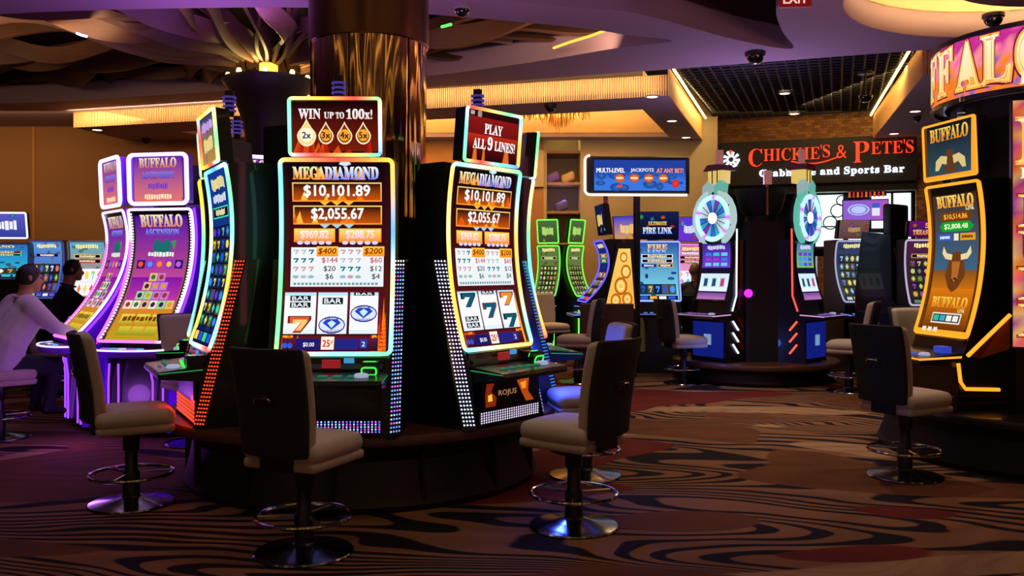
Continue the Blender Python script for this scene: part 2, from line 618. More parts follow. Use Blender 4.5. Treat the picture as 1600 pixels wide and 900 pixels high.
# ---- floor: carpet with flowing contour lines
def carpet_mat():
    m = bpy.data.materials.new('patterned_carpet'); m.use_nodes = True
    nt = m.node_tree; N = nt.nodes.new; L = nt.links.new
    b = nt.nodes['Principled BSDF']
    b.inputs['Roughness'].default_value = 0.95
    b.inputs['Specular IOR Level'].default_value = 0.15
    tc = N('ShaderNodeTexCoord')
    mp = N('ShaderNodeMapping'); mp.inputs['Rotation'].default_value = (0, 0, rad(28)); mp.inputs['Scale'].default_value = (0.55, 1.25, 1)
    L(tc.outputs['Object'], mp.inputs[0])

    def noise(scale, detail, vec, dist=0.0, seed=0.0):
        n = N('ShaderNodeTexNoise'); n.noise_dimensions = '4D'
        n.inputs['W'].default_value = seed
        n.inputs['Scale'].default_value = scale; n.inputs['Detail'].default_value = detail; n.inputs['Distortion'].default_value = dist
        L(vec, n.inputs['Vector']); return n.outputs[0]

    def math_(op, a, bb, clamp=False):
        x = N('ShaderNodeMath'); x.operation = op; x.use_clamp = clamp
        for i, s in enumerate((a, bb)):
            if s is None:
                continue
            if isinstance(s, (int, float)):
                x.inputs[i].default_value = s
            else:
                L(s, x.inputs[i])
        return x.outputs[0]

    def ramp(v, lo, hi):
        r = N('ShaderNodeMapRange'); r.inputs[1].default_value = lo; r.inputs[2].default_value = hi
        L(v, r.inputs[0]); return r.outputs[0]

    def mix(f, a, bb):
        x = N('ShaderNodeMix'); x.data_type = 'RGBA'
        if isinstance(f, (int, float)):
            x.inputs[0].default_value = f
        else:
            L(f, x.inputs[0])
        for i, s in ((6, a), (7, bb)):
            if isinstance(s, tuple):
                x.inputs[i].default_value = (*s, 1)
            else:
                L(s, x.inputs[i])
        return x.outputs[2]
    wn = N('ShaderNodeTexNoise'); wn.inputs['Scale'].default_value = 0.9; wn.inputs['Detail'].default_value = 1.5
    L(mp.outputs[0], wn.inputs['Vector'])
    wv = N('ShaderNodeVectorMath'); wv.operation = 'MULTIPLY_ADD'; wv.inputs[1].default_value = (1.5, 0.9, 0)
    L(wn.outputs['Color'], wv.inputs[0]); L(mp.outputs[0], wv.inputs[2])
    st_ = N('ShaderNodeMapping'); st_.inputs['Scale'].default_value = (0.55, 1.5, 1); L(wv.outputs[0], st_.inputs[0])
    f1 = noise(0.55, 0.4, st_.outputs[0], 0.2, 2.3)
    line = math_('SINE', math_('MULTIPLY', f1, 250.0), None)
    wid = math_('MULTIPLY', math_('SUBTRACT', noise(1.6, 1, wv.outputs[0], 0, 7.7), 0.5), 1.5)
    lines = ramp(math_('ADD', line, wid), 0.05, 0.35)
    mp2 = N('ShaderNodeMapping'); mp2.inputs['Rotation'].default_value = (0, 0, rad(-22)); mp2.inputs['Scale'].default_value = (0.35, 0.9, 1)
    L(tc.outputs['Object'], mp2.inputs[0])
    reg = noise(0.75, 0.6, mp2.outputs[0], 0.9, 5.1)
    reg2 = noise(0.8, 0.5, mp2.outputs[0], 0.9, 9.7)
    fine = noise(160, 2, tc.outputs['Object'])
    tan = mix(fine, lin((128, 98, 72)), lin((164, 128, 94)))
    brown = mix(fine, lin((104, 70, 48)), lin((140, 98, 66)))
    navy = lin((24, 17, 24))
    pat = mix(lines, brown, navy)
    red = mix(fine, lin((84, 26, 20)), lin((108, 36, 26)))
    rust = mix(fine, lin((84, 48, 26)), lin((104, 62, 34)))
    tl = math_('SINE', math_('MULTIPLY', noise(0.8, .6, wv.outputs[0], .3, 1.3), 160.0), None)
    tan = mix(math_('MULTIPLY', ramp(tl, .2, .7), 0.3), tan, brown)
    c = mix(ramp(reg, 0.545, 0.55), pat, tan)
    c = mix(ramp(reg2, 0.60, 0.605), c, red)
    c = mix(ramp(reg2, 0.385, 0.38), c, rust)
    soft = math_('MULTIPLY', math_('SINE', math_('MULTIPLY', noise(0.9, 1, mp2.outputs[0], .3, 3.3), 70.0), None), 0.12)
    hs = N('ShaderNodeHueSaturation'); L(c, hs.inputs['Color']); L(math_('ADD', soft, 0.95), hs.inputs['Value'])
    L(hs.outputs[0], b.inputs['Base Color'])
    bp = N('ShaderNodeBump'); bp.inputs['Strength'].default_value = 0.35; bp.inputs['Distance'].default_value = 0.004
    L(fine, bp.inputs['Height']); L(bp.outputs[0], b.inputs['Normal'])
    return m


struct(MB().add([(-16, -5, 0), (14, -5, 0), (14, 24, 0), (-16, 24, 0)], [(0, 1, 2, 3)]).build('floor', carpet_mat()))

# ---- ceiling
ZC = 4.2


def EY(x):
    return 11.4 - 0.3605 * (x - 4.15)


recess = smooth_loop([(-5.4, 9.5), (-3.65, 9.3), (-2, 9.27), (-0.9, 9.5), (0.7, 10.02), (1.35, 10.36), (1.9, 10.62), (1.3, 10.95), (0.2, 11.75), (-1.2, 12.55), (-3, 13.2),
                      (-5.2, 13.85), (-7.5, 14.5), (-9.6, 14.6), (-10.6, 13.2), (-9.6, 11.2), (-7.4, 10.0)], 4)
crescent = smooth_loop([(0.66, 9.26), (1.36, 9.5), (2.56, 10.5), (3.43, 11.0), (3.08, 10.2), (2.75, 9.33), (2.6, 8.4), (1.8, 7.9), (0.6, 8.3), (-0.2, 8.9)], 5)
covec = [(5.25 + 2.0 * cos(2 * pi * i / 48), 8.45 + 2.0 * sin(2 * pi * i / 48)) for i in range(48)]
ceil = plate('ceiling', [(-14, -5), (12, -5), (12, EY(12)), (-7.7, EY(-7.7)), (-7.7, 17.05), (-14, 17.05)], [recess, crescent, covec], ZC, ZC + 0.3, PLASTER)
struct(ceil)
up = MB().box(-14.5, 7.0, 5.0, 12.5, 18, 5.1).build('upper_ceiling', DARKCEIL, ceil)
MB().box(-14.5, -5, 5.0, 12.5, 7.0, 5.1).build('upper_ceiling', DARKCEIL, ceil)


def wall_loop(loop, z0, z1, name, m, parent):
    k = len(loop)
    mb = MB()
    vs = [(p[0], p[1], z0) for p in loop] + [(p[0], p[1], z1) for p in loop]
    mb.add(vs, [(i, (i + 1) % k, k + (i + 1) % k, k + i) for i in range(k)])
    return mb.build(name, m, parent, smooth=True)


wall_loop(recess, ZC + .28, 5.0, 'recess_side', DARKCEIL, ceil)
wall_loop(crescent, ZC + .28, 5.0, 'recess_side', mat('brown_ceiling_paint', (66, 42, 32), 0.9, noise=.1), ceil)
wall_loop(covec, ZC + .28, 4.66, 'cove_side', PLASTW, ceil)
plate('cove_top', [(5.25 + 2.0 * cos(2 * pi * i / 48), 8.45 + 2.0 * sin(2 * pi * i / 48)) for i in range(48)], [], 4.66, 4.7, PLASTW, ceil)
# dropped disc inside the lit cove and its hidden light ring
MB().lathe([(0.0, 4.30), (1.28, 4.30), (1.34, 4.34), (1.34, 4.40), (0, 4.40)], 5.45, 8.3, 48).build('cove_disc', mat('brown_disc_paint', (92, 62, 44), .8, noise=.1), ceil, smooth=True)
for k in range(4):
    a = rad(40 + k * 30)
    lamp('AREA', 'cove_light', (5.45 + 1.0 * cos(a), 8.3 + 1.0 * sin(a), 4.43), 24, (1, .66, .26), (5.45 + 1.9 * cos(a), 8.3 + 1.9 * sin(a), 4.7), shape='RECTANGLE', size=.5, size_y=.1)

# bent wood ribbons that radiate from the flared column through the recess
CAPX, CAPY = -3.26, 12.0


def ray_len(cx, cy, dx, dy, loop):
    best = 99
    k = len(loop)
    for i in range(k):
        x1, y1 = loop[i]; x2, y2 = loop[(i + 1) % k]
        ex, ey = x2 - x1, y2 - y1
        den = dx * ey - dy * ex
        if abs(den) < 1e-9:
            continue
        t = ((x1 - cx) * ey - (y1 - cy) * ex) / den
        s = ((x1 - cx) * dy - (y1 - cy) * dx) / den
        if t > 0 and 0 <= s <= 1:
            best = min(best, t)
    return best


rnd = random.Random(4)
NR = 54
for i in range(NR):
    a = 2 * pi * i / NR + rnd.uniform(-.05, .05)
    dx, dy = cos(a), sin(a)
    Lr = ray_len(CAPX, CAPY, dx, dy, recess) + 0.15
    if Lr < 0.8:
        continue
    ph = rnd.uniform(0, 6.28); amp = rnd.uniform(.08, .2); wv = rnd.uniform(.10, .32)
    hgt = rnd.uniform(.17, .32)
    nseg = 40
    rows = []
    for k in range(nseg + 1):
        t = k / nseg
        r = 0.42 + (Lr - 0.42) * t
        sm = t * t * (3 - 2 * t)
        lat = wv * sin(pi * t) * sin(ph + r * 1.3)
        x = CAPX + dx * r - dy * lat; y = CAPY + dy * r + dx * lat
        z = 4.02 + 0.42 * min(1, r / 1.6) ** .6 + amp * sin(ph * 2 + r * 2.0) * min(1, r / 1.2) * (1 - t ** 6)
        tw = 0.35 + 0.55 * sin(ph + r * 1.1) * min(1, r / 1.5)
        w = Vector((-dy * sin(tw), dx * sin(tw), cos(tw))) * hgt
        nn = Vector((-dy * cos(tw), dx * cos(tw), -sin(tw))) * 0.022
        p = Vector((x, y, z))
        rows += [p - nn, p + nn, p + w + nn, p + w - nn]
    mb = MB()
    fs = []
    for k in range(nseg):
        for q in range(4):
            q2 = (q + 1) % 4
            fs.append((k * 4 + q, k * 4 + q2, k * 4 + 4 + q2, k * 4 + 4 + q))
    fs += [(3, 2, 1, 0), tuple(nseg * 4 + q for q in range(4))]
    mb.add(rows, fs).build('ribbon', RIBBON, ceil, smooth=True)

# flared column under the ribbons
col2 = MB().lathe([(0.3, 0), (0.3, 2.9), (0.31, 3.3), (0.37, 3.55), (0.47, 3.8), (0.6, 3.98), (0.6, 4.02), (0.5, 4.02), (0.36, 3.9), (0, 3.9)], CAPX, CAPY, 40)
capo = struct(col2.build('column_flared', mat('dark_column_paint', (30, 24, 22), .5, noise=.15), smooth=True))
MB().lathe([(0.12, 3.92), (0.12, 4.24), (0.0, 4.24)], CAPX, CAPY, 20).build('glowing_core', mat('amber_glow', (255, 190, 60), emit=3.0), capo, smooth=True)
for k in range(9):
    a = 2 * pi * k / 9
    MB().lathe([(0, 4.03), (.03, 4.03), (.035, 4.06), (.02, 4.09), (0, 4.09)], CAPX + .52 * cos(a), CAPY + .52 * sin(a), 10).build('uplight', mat('uplight_glow', (255, 214, 110), emit=9.0), capo, smooth=True)
lamp('POINT', 'capital_uplight', (CAPX, CAPY - .5, 4.16), 16, (1, .68, .2), shadow_soft_size=.12)
lamp('POINT', 'capital_uplight', (CAPX + .5, CAPY, 4.16), 10, (1, .68, .2), shadow_soft_size=.12)
# glowing tubes stand in for glints of coloured light along the ribbons
for (pts, c) in [([(930, 85), (960, 78), (985, 71)], (150, 255, 60)), ([(865, 75), (890, 66), (920, 57), (945, 48)], (255, 170, 60)), ([(120, 52), (128, 55), (136, 57)], (210, 220, 255)), ([(690, 42), (705, 38)], (80, 255, 90)), ([(185, 160), (195, 160)], (255, 190, 90))]:
    P3 = [at(x, y, 4.28) for x, y in pts]
    MB().tube(P3, 0.016, 6).build('accent_light', mat('accent_%d' % c[0] + str(c[2]), c, emit=2.2), ceil, smooth=True)

# unseen glowing ceiling strips, added for the round column to mirror as streaks
for k, (x, w) in enumerate(((-4.6, .05), (-3.1, .09), (-2.2, .04), (-.6, .06), (.5, .04), (1.7, .09), (3.4, .05), (4.9, .07))):
    MB().box(x, -4.5, ZC - .012, x + w, 5.2, ZC - .002).build('light_slot', mat('light_slot_glow', (255, 196, 104), emit=2.4), ceil)

# ---- dropped boxes beyond the soffit edge with slatted faces
A = Vector((-7.57, 15.5)); B = Vector((2.2, 12.65)); B2 = Vector((3.6, 17.0)); A2 = Vector((-7.3, 17.0))
hole = [(-5.9, 15.95), (2.0, 13.72), (2.9, 16.55), (-5.6, 16.6)]
SLAT = mat('slatted_oak', (196, 150, 92), .6, noise=.3, nscale=12, aniso=(6, 6, .4))
tb = plate('trim_1', [tuple(A), tuple(B), tuple(B2), tuple(A2)], [hole], 3.94, 4.02, PLASTER)
struct(tb)
wall_loop(hole, 4.0, 4.56, 'tray_side', PLASTW, tb)
MB().add([(p[0], p[1], 4.56) for p in hole], [(0, 1, 2, 3)]).build('tray_top', PLASTW, tb)


def slat_face(p, q, z0, z1, parent, n, back=SLAT):
    p = Vector((p[0], p[1])); q = Vector((q[0], q[1]))
    d = (q - p); L = d.length; d.normalize(); nn = Vector((d.y, -d.x))
    mb = MB()

    def pt(s, o, z):
        w = p + d * s + nn * o
        return (w.x, w.y, z)
    mb.add([pt(0, 0, z0), pt(L, 0, z0), pt(L, 0, z1), pt(0, 0, z1)], [(0, 1, 2, 3)])
    for i in range(n):
        s0 = L * i / n; s1 = s0 + L / n * .55
        mb.add([pt(s0, 0, z0), pt(s0, .02, z0), pt(s1, .02, z0), pt(s1, 0, z0), pt(s0, 0, z1), pt(s0, .02, z1), pt(s1, .02, z1), pt(s1, 0, z1)],
               [(0, 1, 2, 3), (4, 7, 6, 5), (0, 4, 5, 1), (1, 5, 6, 2), (2, 6, 7, 3)])
    return mb.build('slat_panel', back, parent, kind='stuff')


slat_face(A, B, 3.94, 4.24, tb, 300)
slat_face(A2, A, 3.94, 4.3, tb, 40)
slat_face(B, B2, 3.94, 4.34, tb, 110)
d1 = (B2 - B).normalized()
GL = mat('cove_led', (255, 205, 110), emit=7.0)
MB().tube([(B.x + .09, B.y + .05, 4.33), (B2.x + .09 - .2 * d1.x, B2.y - .2, 4.33)], .022, 6).build('led_line', GL, tb)
lamp('AREA', 'cove_line', (B.x + .95, B.y + 2.2, 4.36), 45, (1, .66, .26), (B.x + .45, B.y + 2.4, 3.8), shape='RECTANGLE', size=3.5, size_y=.06)
# second box at the right
R1 = Vector((5.2, 11.3)); R2 = Vector((6.75, 16.7)); R3 = Vector((11, 15.4)); R4 = Vector((11, 9.4))
tr = struct(plate('trim_2', [tuple(R1), tuple(R2), tuple(R3), tuple(R4)], [], 3.94, 4.02, PLASTER))
slat_face(R2, R1, 3.94, 4.36, tr, 130)
slat_face(R1, R4, 3.94, 4.3, tr, 160)
MB().tube([(R1.x - .1, R1.y + .1, 4.35), (R2.x - .1, R2.y - .1, 4.35)], .022, 6).build('led_line', GL, tr)
lamp('AREA', 'cove_line', (5.35, 13.9, 4.36), 45, (1, .66, .26), (6.0, 14.0, 3.8), shape='RECTANGLE', size=3.8, size_y=.06)
# dark open-cell grid ceiling between the boxes
g = MB()
for i in range(26):
    s = i * .19
    p = B + V.xy * (s + .2); q = R1 + V.xy * (s + .6)
    if p.y > 17.4:
        break
    g.tube([(p.x + .02, p.y, 4.4), (q.x - .02, q.y, 4.4)], .02, 4)
for i in range(22):
    t = (i + .5) / 22
    p = B.lerp(R1, t); q = p + V.xy * 5.0
    g.tube([(p.x, p.y, 4.4), (q.x, q.y, 4.4)], .02, 4)
gr = g.build('ceiling_grid', mat('black_grid_metal', (15, 13, 15), .6, noise=.2), None, kind='structure')
struct(gr)

# ---- walls
wl = struct(MB().box(-14, 17.0, 0, 0.6, 17.25, 4.9).build('wall_left', TANWALL))
for x in (-9.1, -5.9, -2.7):
    MB().box(x, 16.985, 0, x + .05, 17.0, 4.2).build('panel_joint', mat('tan_joint', (196, 134, 66), .8), wl)
wb = struct(MB().box(-14.3, -5, 0, -14.0, 17.25, 4.9).build('wall_side', TANWALL))
wc = struct(MB().box(1.36, 17.0, 0, 3.9, 17.25, 4.9).build('wall_center', BEIGEW))
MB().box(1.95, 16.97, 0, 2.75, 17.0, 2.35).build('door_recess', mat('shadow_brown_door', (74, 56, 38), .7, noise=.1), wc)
MB().box(.0, 16.94, 3.05, .6, 17.0, 3.75).build('wall_band', BEIGEW, wl)
niche = struct(MB().box(.6, 17.9, 0, 1.36, 18.0, 4.9).box(.6, 17.0, 0, .66, 17.9, 4.9).box(1.30, 17.0, 0, 1.36, 17.9, 4.9).build('wall_niche', BEIGEW))
for z in (1.95, 2.55, 3.1, 3.7):
    MB().box(.66, 17.05, z, 1.30, 17.9, z + .05).build('shelf', mat('shelf_board', (150, 116, 84), .6, noise=.1), niche)
lamp('POINT', 'niche_light', (.98, 17.3, 3.95), 5, (1, .72, .25), shadow_soft_size=.05)
lamp('POINT', 'niche_light', (.98, 17.2, 2.9), 2.0, (.6, .5, 1), shadow_soft_size=.05)
struct(MB().box(11.5, -5, 0, 11.8, 23, 4.9).build('wall_right', mat('dark_wall_paint', (40, 32, 30), .9, noise=.1)))
struct(MB().box(-14, 22.5, 0, 12, 22.8, 5.0).build('wall_back', mat('dark_wall_paint2', (36, 30, 30), .9, noise=.1)))


# bright round column in the near stand: mirror clad
def mirror_mat():
    m = mat('bronze_mirror_cladding', (228, 186, 140), 0.09, 1.0)
    nt = m.node_tree
    tc = nt.nodes.new('ShaderNodeTexCoord'); mp = nt.nodes.new('ShaderNodeMapping'); mp.inputs['Scale'].default_value = (5, 5, .35)
    n = nt.nodes.new('ShaderNodeTexNoise'); n.inputs['Scale'].default_value = 2.2; n.inputs['Detail'].default_value = 1
    bp = nt.nodes.new('ShaderNodeBump'); bp.inputs['Strength'].default_value = .35; bp.inputs['Distance'].default_value = .06
    nt.links.new(tc.outputs['Object'], mp.inputs[0]); nt.links.new(mp.outputs[0], n.inputs[0]); nt.links.new(n.outputs[0], bp.inputs['Height'])
    nt.links.new(bp.outputs[0], nt.nodes['Principled BSDF'].inputs['Normal'])
    return m


CX, CY = -1.10, 6.71          # centre of the near round stand
mc = struct(MB().lathe([(.427, .4), (.427, 4.25)], -1.07, CY, 72).build('column_mirror', mirror_mat(), smooth=True))
MB().lathe([(.43, 3.16), (.445, 3.16), (.445, 4.25), (.43, 4.25)], -1.07, CY, 72).build('upper_sleeve', mat('bronze_sleeve', (120, 88, 62), .3, .8, noise=.15, nscale=4), mc, smooth=True)  # sleeve added to hold the brown reflection in the upper column
for a in (-100, -40, 20, 80, 140, 200):
    x = -1.07 + .43 * cos(rad(a)); y = CY + .43 * sin(rad(a))
    MB().tube([(x, y, .5), (x, y, 3.16)], .006, 5).build('cladding_seam', DGREY, mc)

# ================================================================ SLOT MACHINES
def led_dots(mb, P, nx, ny, size, colfn):
    """grid of small lit dots; P(s,t)->(point, ax, ay) with unit axes in the face"""
    for j in range(ny):
        for i in range(nx):
            p, ax, ay = P((i + .5) / nx, (j + .5) / ny)
            c = colfn((i + .5) / nx, (j + .5) / ny)
            k = size / 2
            vs = [p + ax * k * cos(q * pi / 3) + ay * k * sin(q * pi / 3) for q in range(6)]
            mb.add(vs, [(0, 1, 2, 3, 4, 5)], c)


def slot(label, x, y, ang, z0=.5, W=.70, zb=.985, zt=2.17, prof=(-.13, 0, -.03), depth=.5, deck_z=.86, deck_out=.42, base_y=-.2,
         frame=None, fr=.013, body=BLACK, side=None, bg=((30, 8, 16), (90, 30, 20)), group=None, name='slot_machine', fg=1.0, rcorner=.03, sampled=True, bez=.028):
    root = thing(name, label, 'slot machine', (x, y, 0), rad(ang), group)
    surf, pf = curve_surf(W, zb, zt, *prof)
    back = [(pf(i / 12)[0] + .035, pf(i / 12)[1]) for i in range(13)]
    poly = [(base_y, z0), (base_y + .03, deck_z - .05)] + [(base_y + .06, zb - .02)] + back + [(pf(1)[0] + .1, zt + .02), (depth, zt + .02), (depth, z0)]
    MB().prism(poly, 'x', -(W - .06) / 2, (W - .06) / 2).build('cabinet', body, root)
    for s in (-1, 1):
        sp = [(base_y - .015, z0), (base_y + .015, deck_z - .03)] + [(pf(0)[0] - .002, zb - .03)] + [(p[0] - .022, p[1]) for p in back] + [(pf(1)[0] + .07, zt + .015), (depth + .01, zt + .015), (depth + .01, z0)]
        xa = s * ((W - .06) / 2 + .001); xb = s * (W / 2 - .008)
        MB().prism(sp, 'x', min(xa, xb), max(xa, xb)).build('side_panel', side or body, root)
    MB().grid(lambda s, t: surf((s - .5) * W, t, -.004), 1, 14).build('bezel', BLACK, root, smooth=True)
    b0 = lin(bg[0]); b1 = lin(bg[1])
    ws = W - 2 * bez
    m0 = bez / (zt - zb)
    scr = MB().grid(lambda s, t: surf((s - .5) * ws, m0 + (1 - 2 * m0) * t, .0), 1, 14,
                    cfn=lambda s, t: tuple(b1[k] + (b0[k] - b1[k]) * t for k in range(3))).build('screen', M_SCR if sampled else M_PRT, root, smooth=True)
    if frame:
        glow_frame(surf, W - .012, zt - zb, rcorner, fr, frame, root, g=fg)
    return root, scr, surf, ws


def topper(root, zb, zt, w, lean, y0=-.05, frame=None, fr=.012, bg=((20, 5, 10), (120, 30, 10)), thick=.09, body=BLACK, rc=.02, bez=.022, fg=1.0, name='topper'):
    def surf(u, v, off=0.0):
        H = zt - zb
        l = math.hypot(lean, H)
        return Vector((u, y0 - lean * v - off * H / l, zb + H * v - off * lean / l))
    mb = MB()
    mb.prism([(y0 + .006, zb), (y0 - lean + .006, zt), (y0 - lean + thick, zt - .005), (y0 + thick, zb + .005)], 'x', -w / 2, w / 2)
    t = mb.build(name, body, root)
    b0 = lin(bg[0]); b1 = lin(bg[1])
    ws = w - 2 * bez; m0 = bez / (zt - zb)
    scr = MB().grid(lambda s, q: surf((s - .5) * ws, m0 + (1 - 2 * m0) * q, 0), 1, 3, cfn=lambda s, q: tuple(b1[k] + (b0[k] - b1[k]) * q for k in range(3))).build(name + '_screen', M_SCR, root)
    if frame:
        glow_frame(surf, w - .01, zt - zb, rc, fr, frame, root, name + '_light_frame', g=fg)
    return scr, surf, ws, t


def tower_light(root, x, y, z, c=(120, 96, 235), n=4, r=.045, m=None):
    o = MB().lathe([(.03, z), (.03, z + .03 * n + .05), (0, z + .03 * n + .05)], x, y, 14).build('tower_light', DGREY, root, smooth=True)
    for i in range(n):
        zz = z + .03 + i * .03
        MB().lathe([(.02, zz), (r, zz), (r, zz + .012), (.02, zz + .012)], x, y, 18).build('light_ring', mat('tower_%d_%d_%d' % c, c, emit=.28), o, smooth=True)
    return o


def deck(root, W, z, yb, yf, edge=None, body=BLACK, slope=.02, drop=.045, fr=.006, buttons=True, glow=(90, 170, 255)):
    d = MB().prism([(yb, z - drop - .03), (yf, z - drop), (yf - .012, z - drop / 2), (yf, z), (yb, z + slope)], 'x', -W / 2, W / 2).build('button_deck', body, root)
    if edge:
        MB().tube([(-W / 2, yb, z + .004), (-W / 2, yf, z - .01), (W / 2, yf, z - .01), (W / 2, yb, z + .004)], fr, 6, col=tuple(lin(edge))).build('edge_light', M_NEON, d)
    if buttons:
        yy = yf + .35 * (yb - yf)
        for i in range(5):
            xx = -W * .3 + i * W * .13
            mb = MB(); mb.rbox(.055, .035, .012, .004, 1)
            mb.xf(Matrix.Translation((xx, yy, z + .35 * slope + .004)))
            mb.build('button', mat('lit_button_%d_%d_%d' % tuple(glow), glow, .4, emit=.6), d)
        mb = MB(); mb.lathe([(0, 0), (.042, 0), (.042, .014), (.03, .022), (0, .024)], 0, 0, 18)
        mb.xf(Matrix.Translation((W * .3, yy, z + .35 * slope)))
        mb.build('spin_button', mat('lit_spin', (210, 220, 255), .3, emit=.5), d, smooth=True)
    return d


# ---- symbols
def seven(A_, cx, cy, w, h, c, o=None):
    pts = [(-.5, -.5), (.5, -.5), (.5, -.28), (.08, .5), (-.28, .5), (.12, -.22), (-.3, -.22), (-.34, -.06), (-.5, -.06)]
    if o:
        A_.poly([(cx + p[0] * w * 1.22, cy + p[1] * h * 1.14) for p in pts], o)
        A_.up()
    A_.poly([(cx + p[0] * w, cy + p[1] * h) for p in pts], c)


def bar(A_, cx, cy, w, h, c=(10, 30, 50), t=(255, 255, 255)):
    A_.rect(cx - w / 2, cy - h / 2, cx + w / 2, cy + h / 2, c, n=2)
    A_.up(); A_.text('BAR', cx, cy, w * .82, h * .72, t, bold=.04); A_.layer -= 1


def diamond(A_, cx, cy, w, h):
    A_.disc(cx, cy, w / 2, h / 2, (40, 50, 150))
    A_.up(); A_.disc(cx, cy, w * .46, h * .42, (225, 235, 255))
    A_.up()
    A_.poly([(cx - w * .34, cy - h * .12), (cx - w * .2, cy - h * .32), (cx + w * .2, cy - h * .32), (cx + w * .34, cy - h * .12), (cx, cy + h * .28)], (40, 70, 190))
    A_.up()
    A_.poly([(cx - w * .16, cy - h * .1), (cx, cy - h * .26), (cx + w * .16, cy - h * .1), (cx, cy + h * .18)], (205, 240, 255))
    A_.text('MEGA', cx, cy - h * .36, w * .5, h * .16, (30, 40, 120)); A_.text('DIAMOND', cx, cy + h * .36, w * .62, h * .14, (90, 40, 120))
    A_.layer -= 3


def flame_panel(A_, x0, y0, x1, y1, seed=1, c1=(255, 150, 30), c0=(60, 12, 10)):
    rn = random.Random(seed)
    A_.rect(x0, y0, x1, y1, (22, 8, 12), (200, 84, 16))
    A_.up()
    for k in range(9):
        cx = x0 + (x1 - x0) * rn.random(); hh = (y1 - y0) * rn.uniform(.3, .8); ww = (x1 - x0) * rn.uniform(.02, .05)
        edge = abs((cx - x0) / (x1 - x0) - .5) * 2
        hh *= .45 + .6 * edge
        A_.poly([(cx - ww, y1), (cx + ww, y1), (cx + ww * .5, y1 - hh * .55), (cx + ww * .2, y1 - hh), (cx - ww * .5, y1 - hh * .5)], rn.choice([(255, 130, 20), (240, 90, 16), (255, 190, 60)]))
    A_.layer -= 1


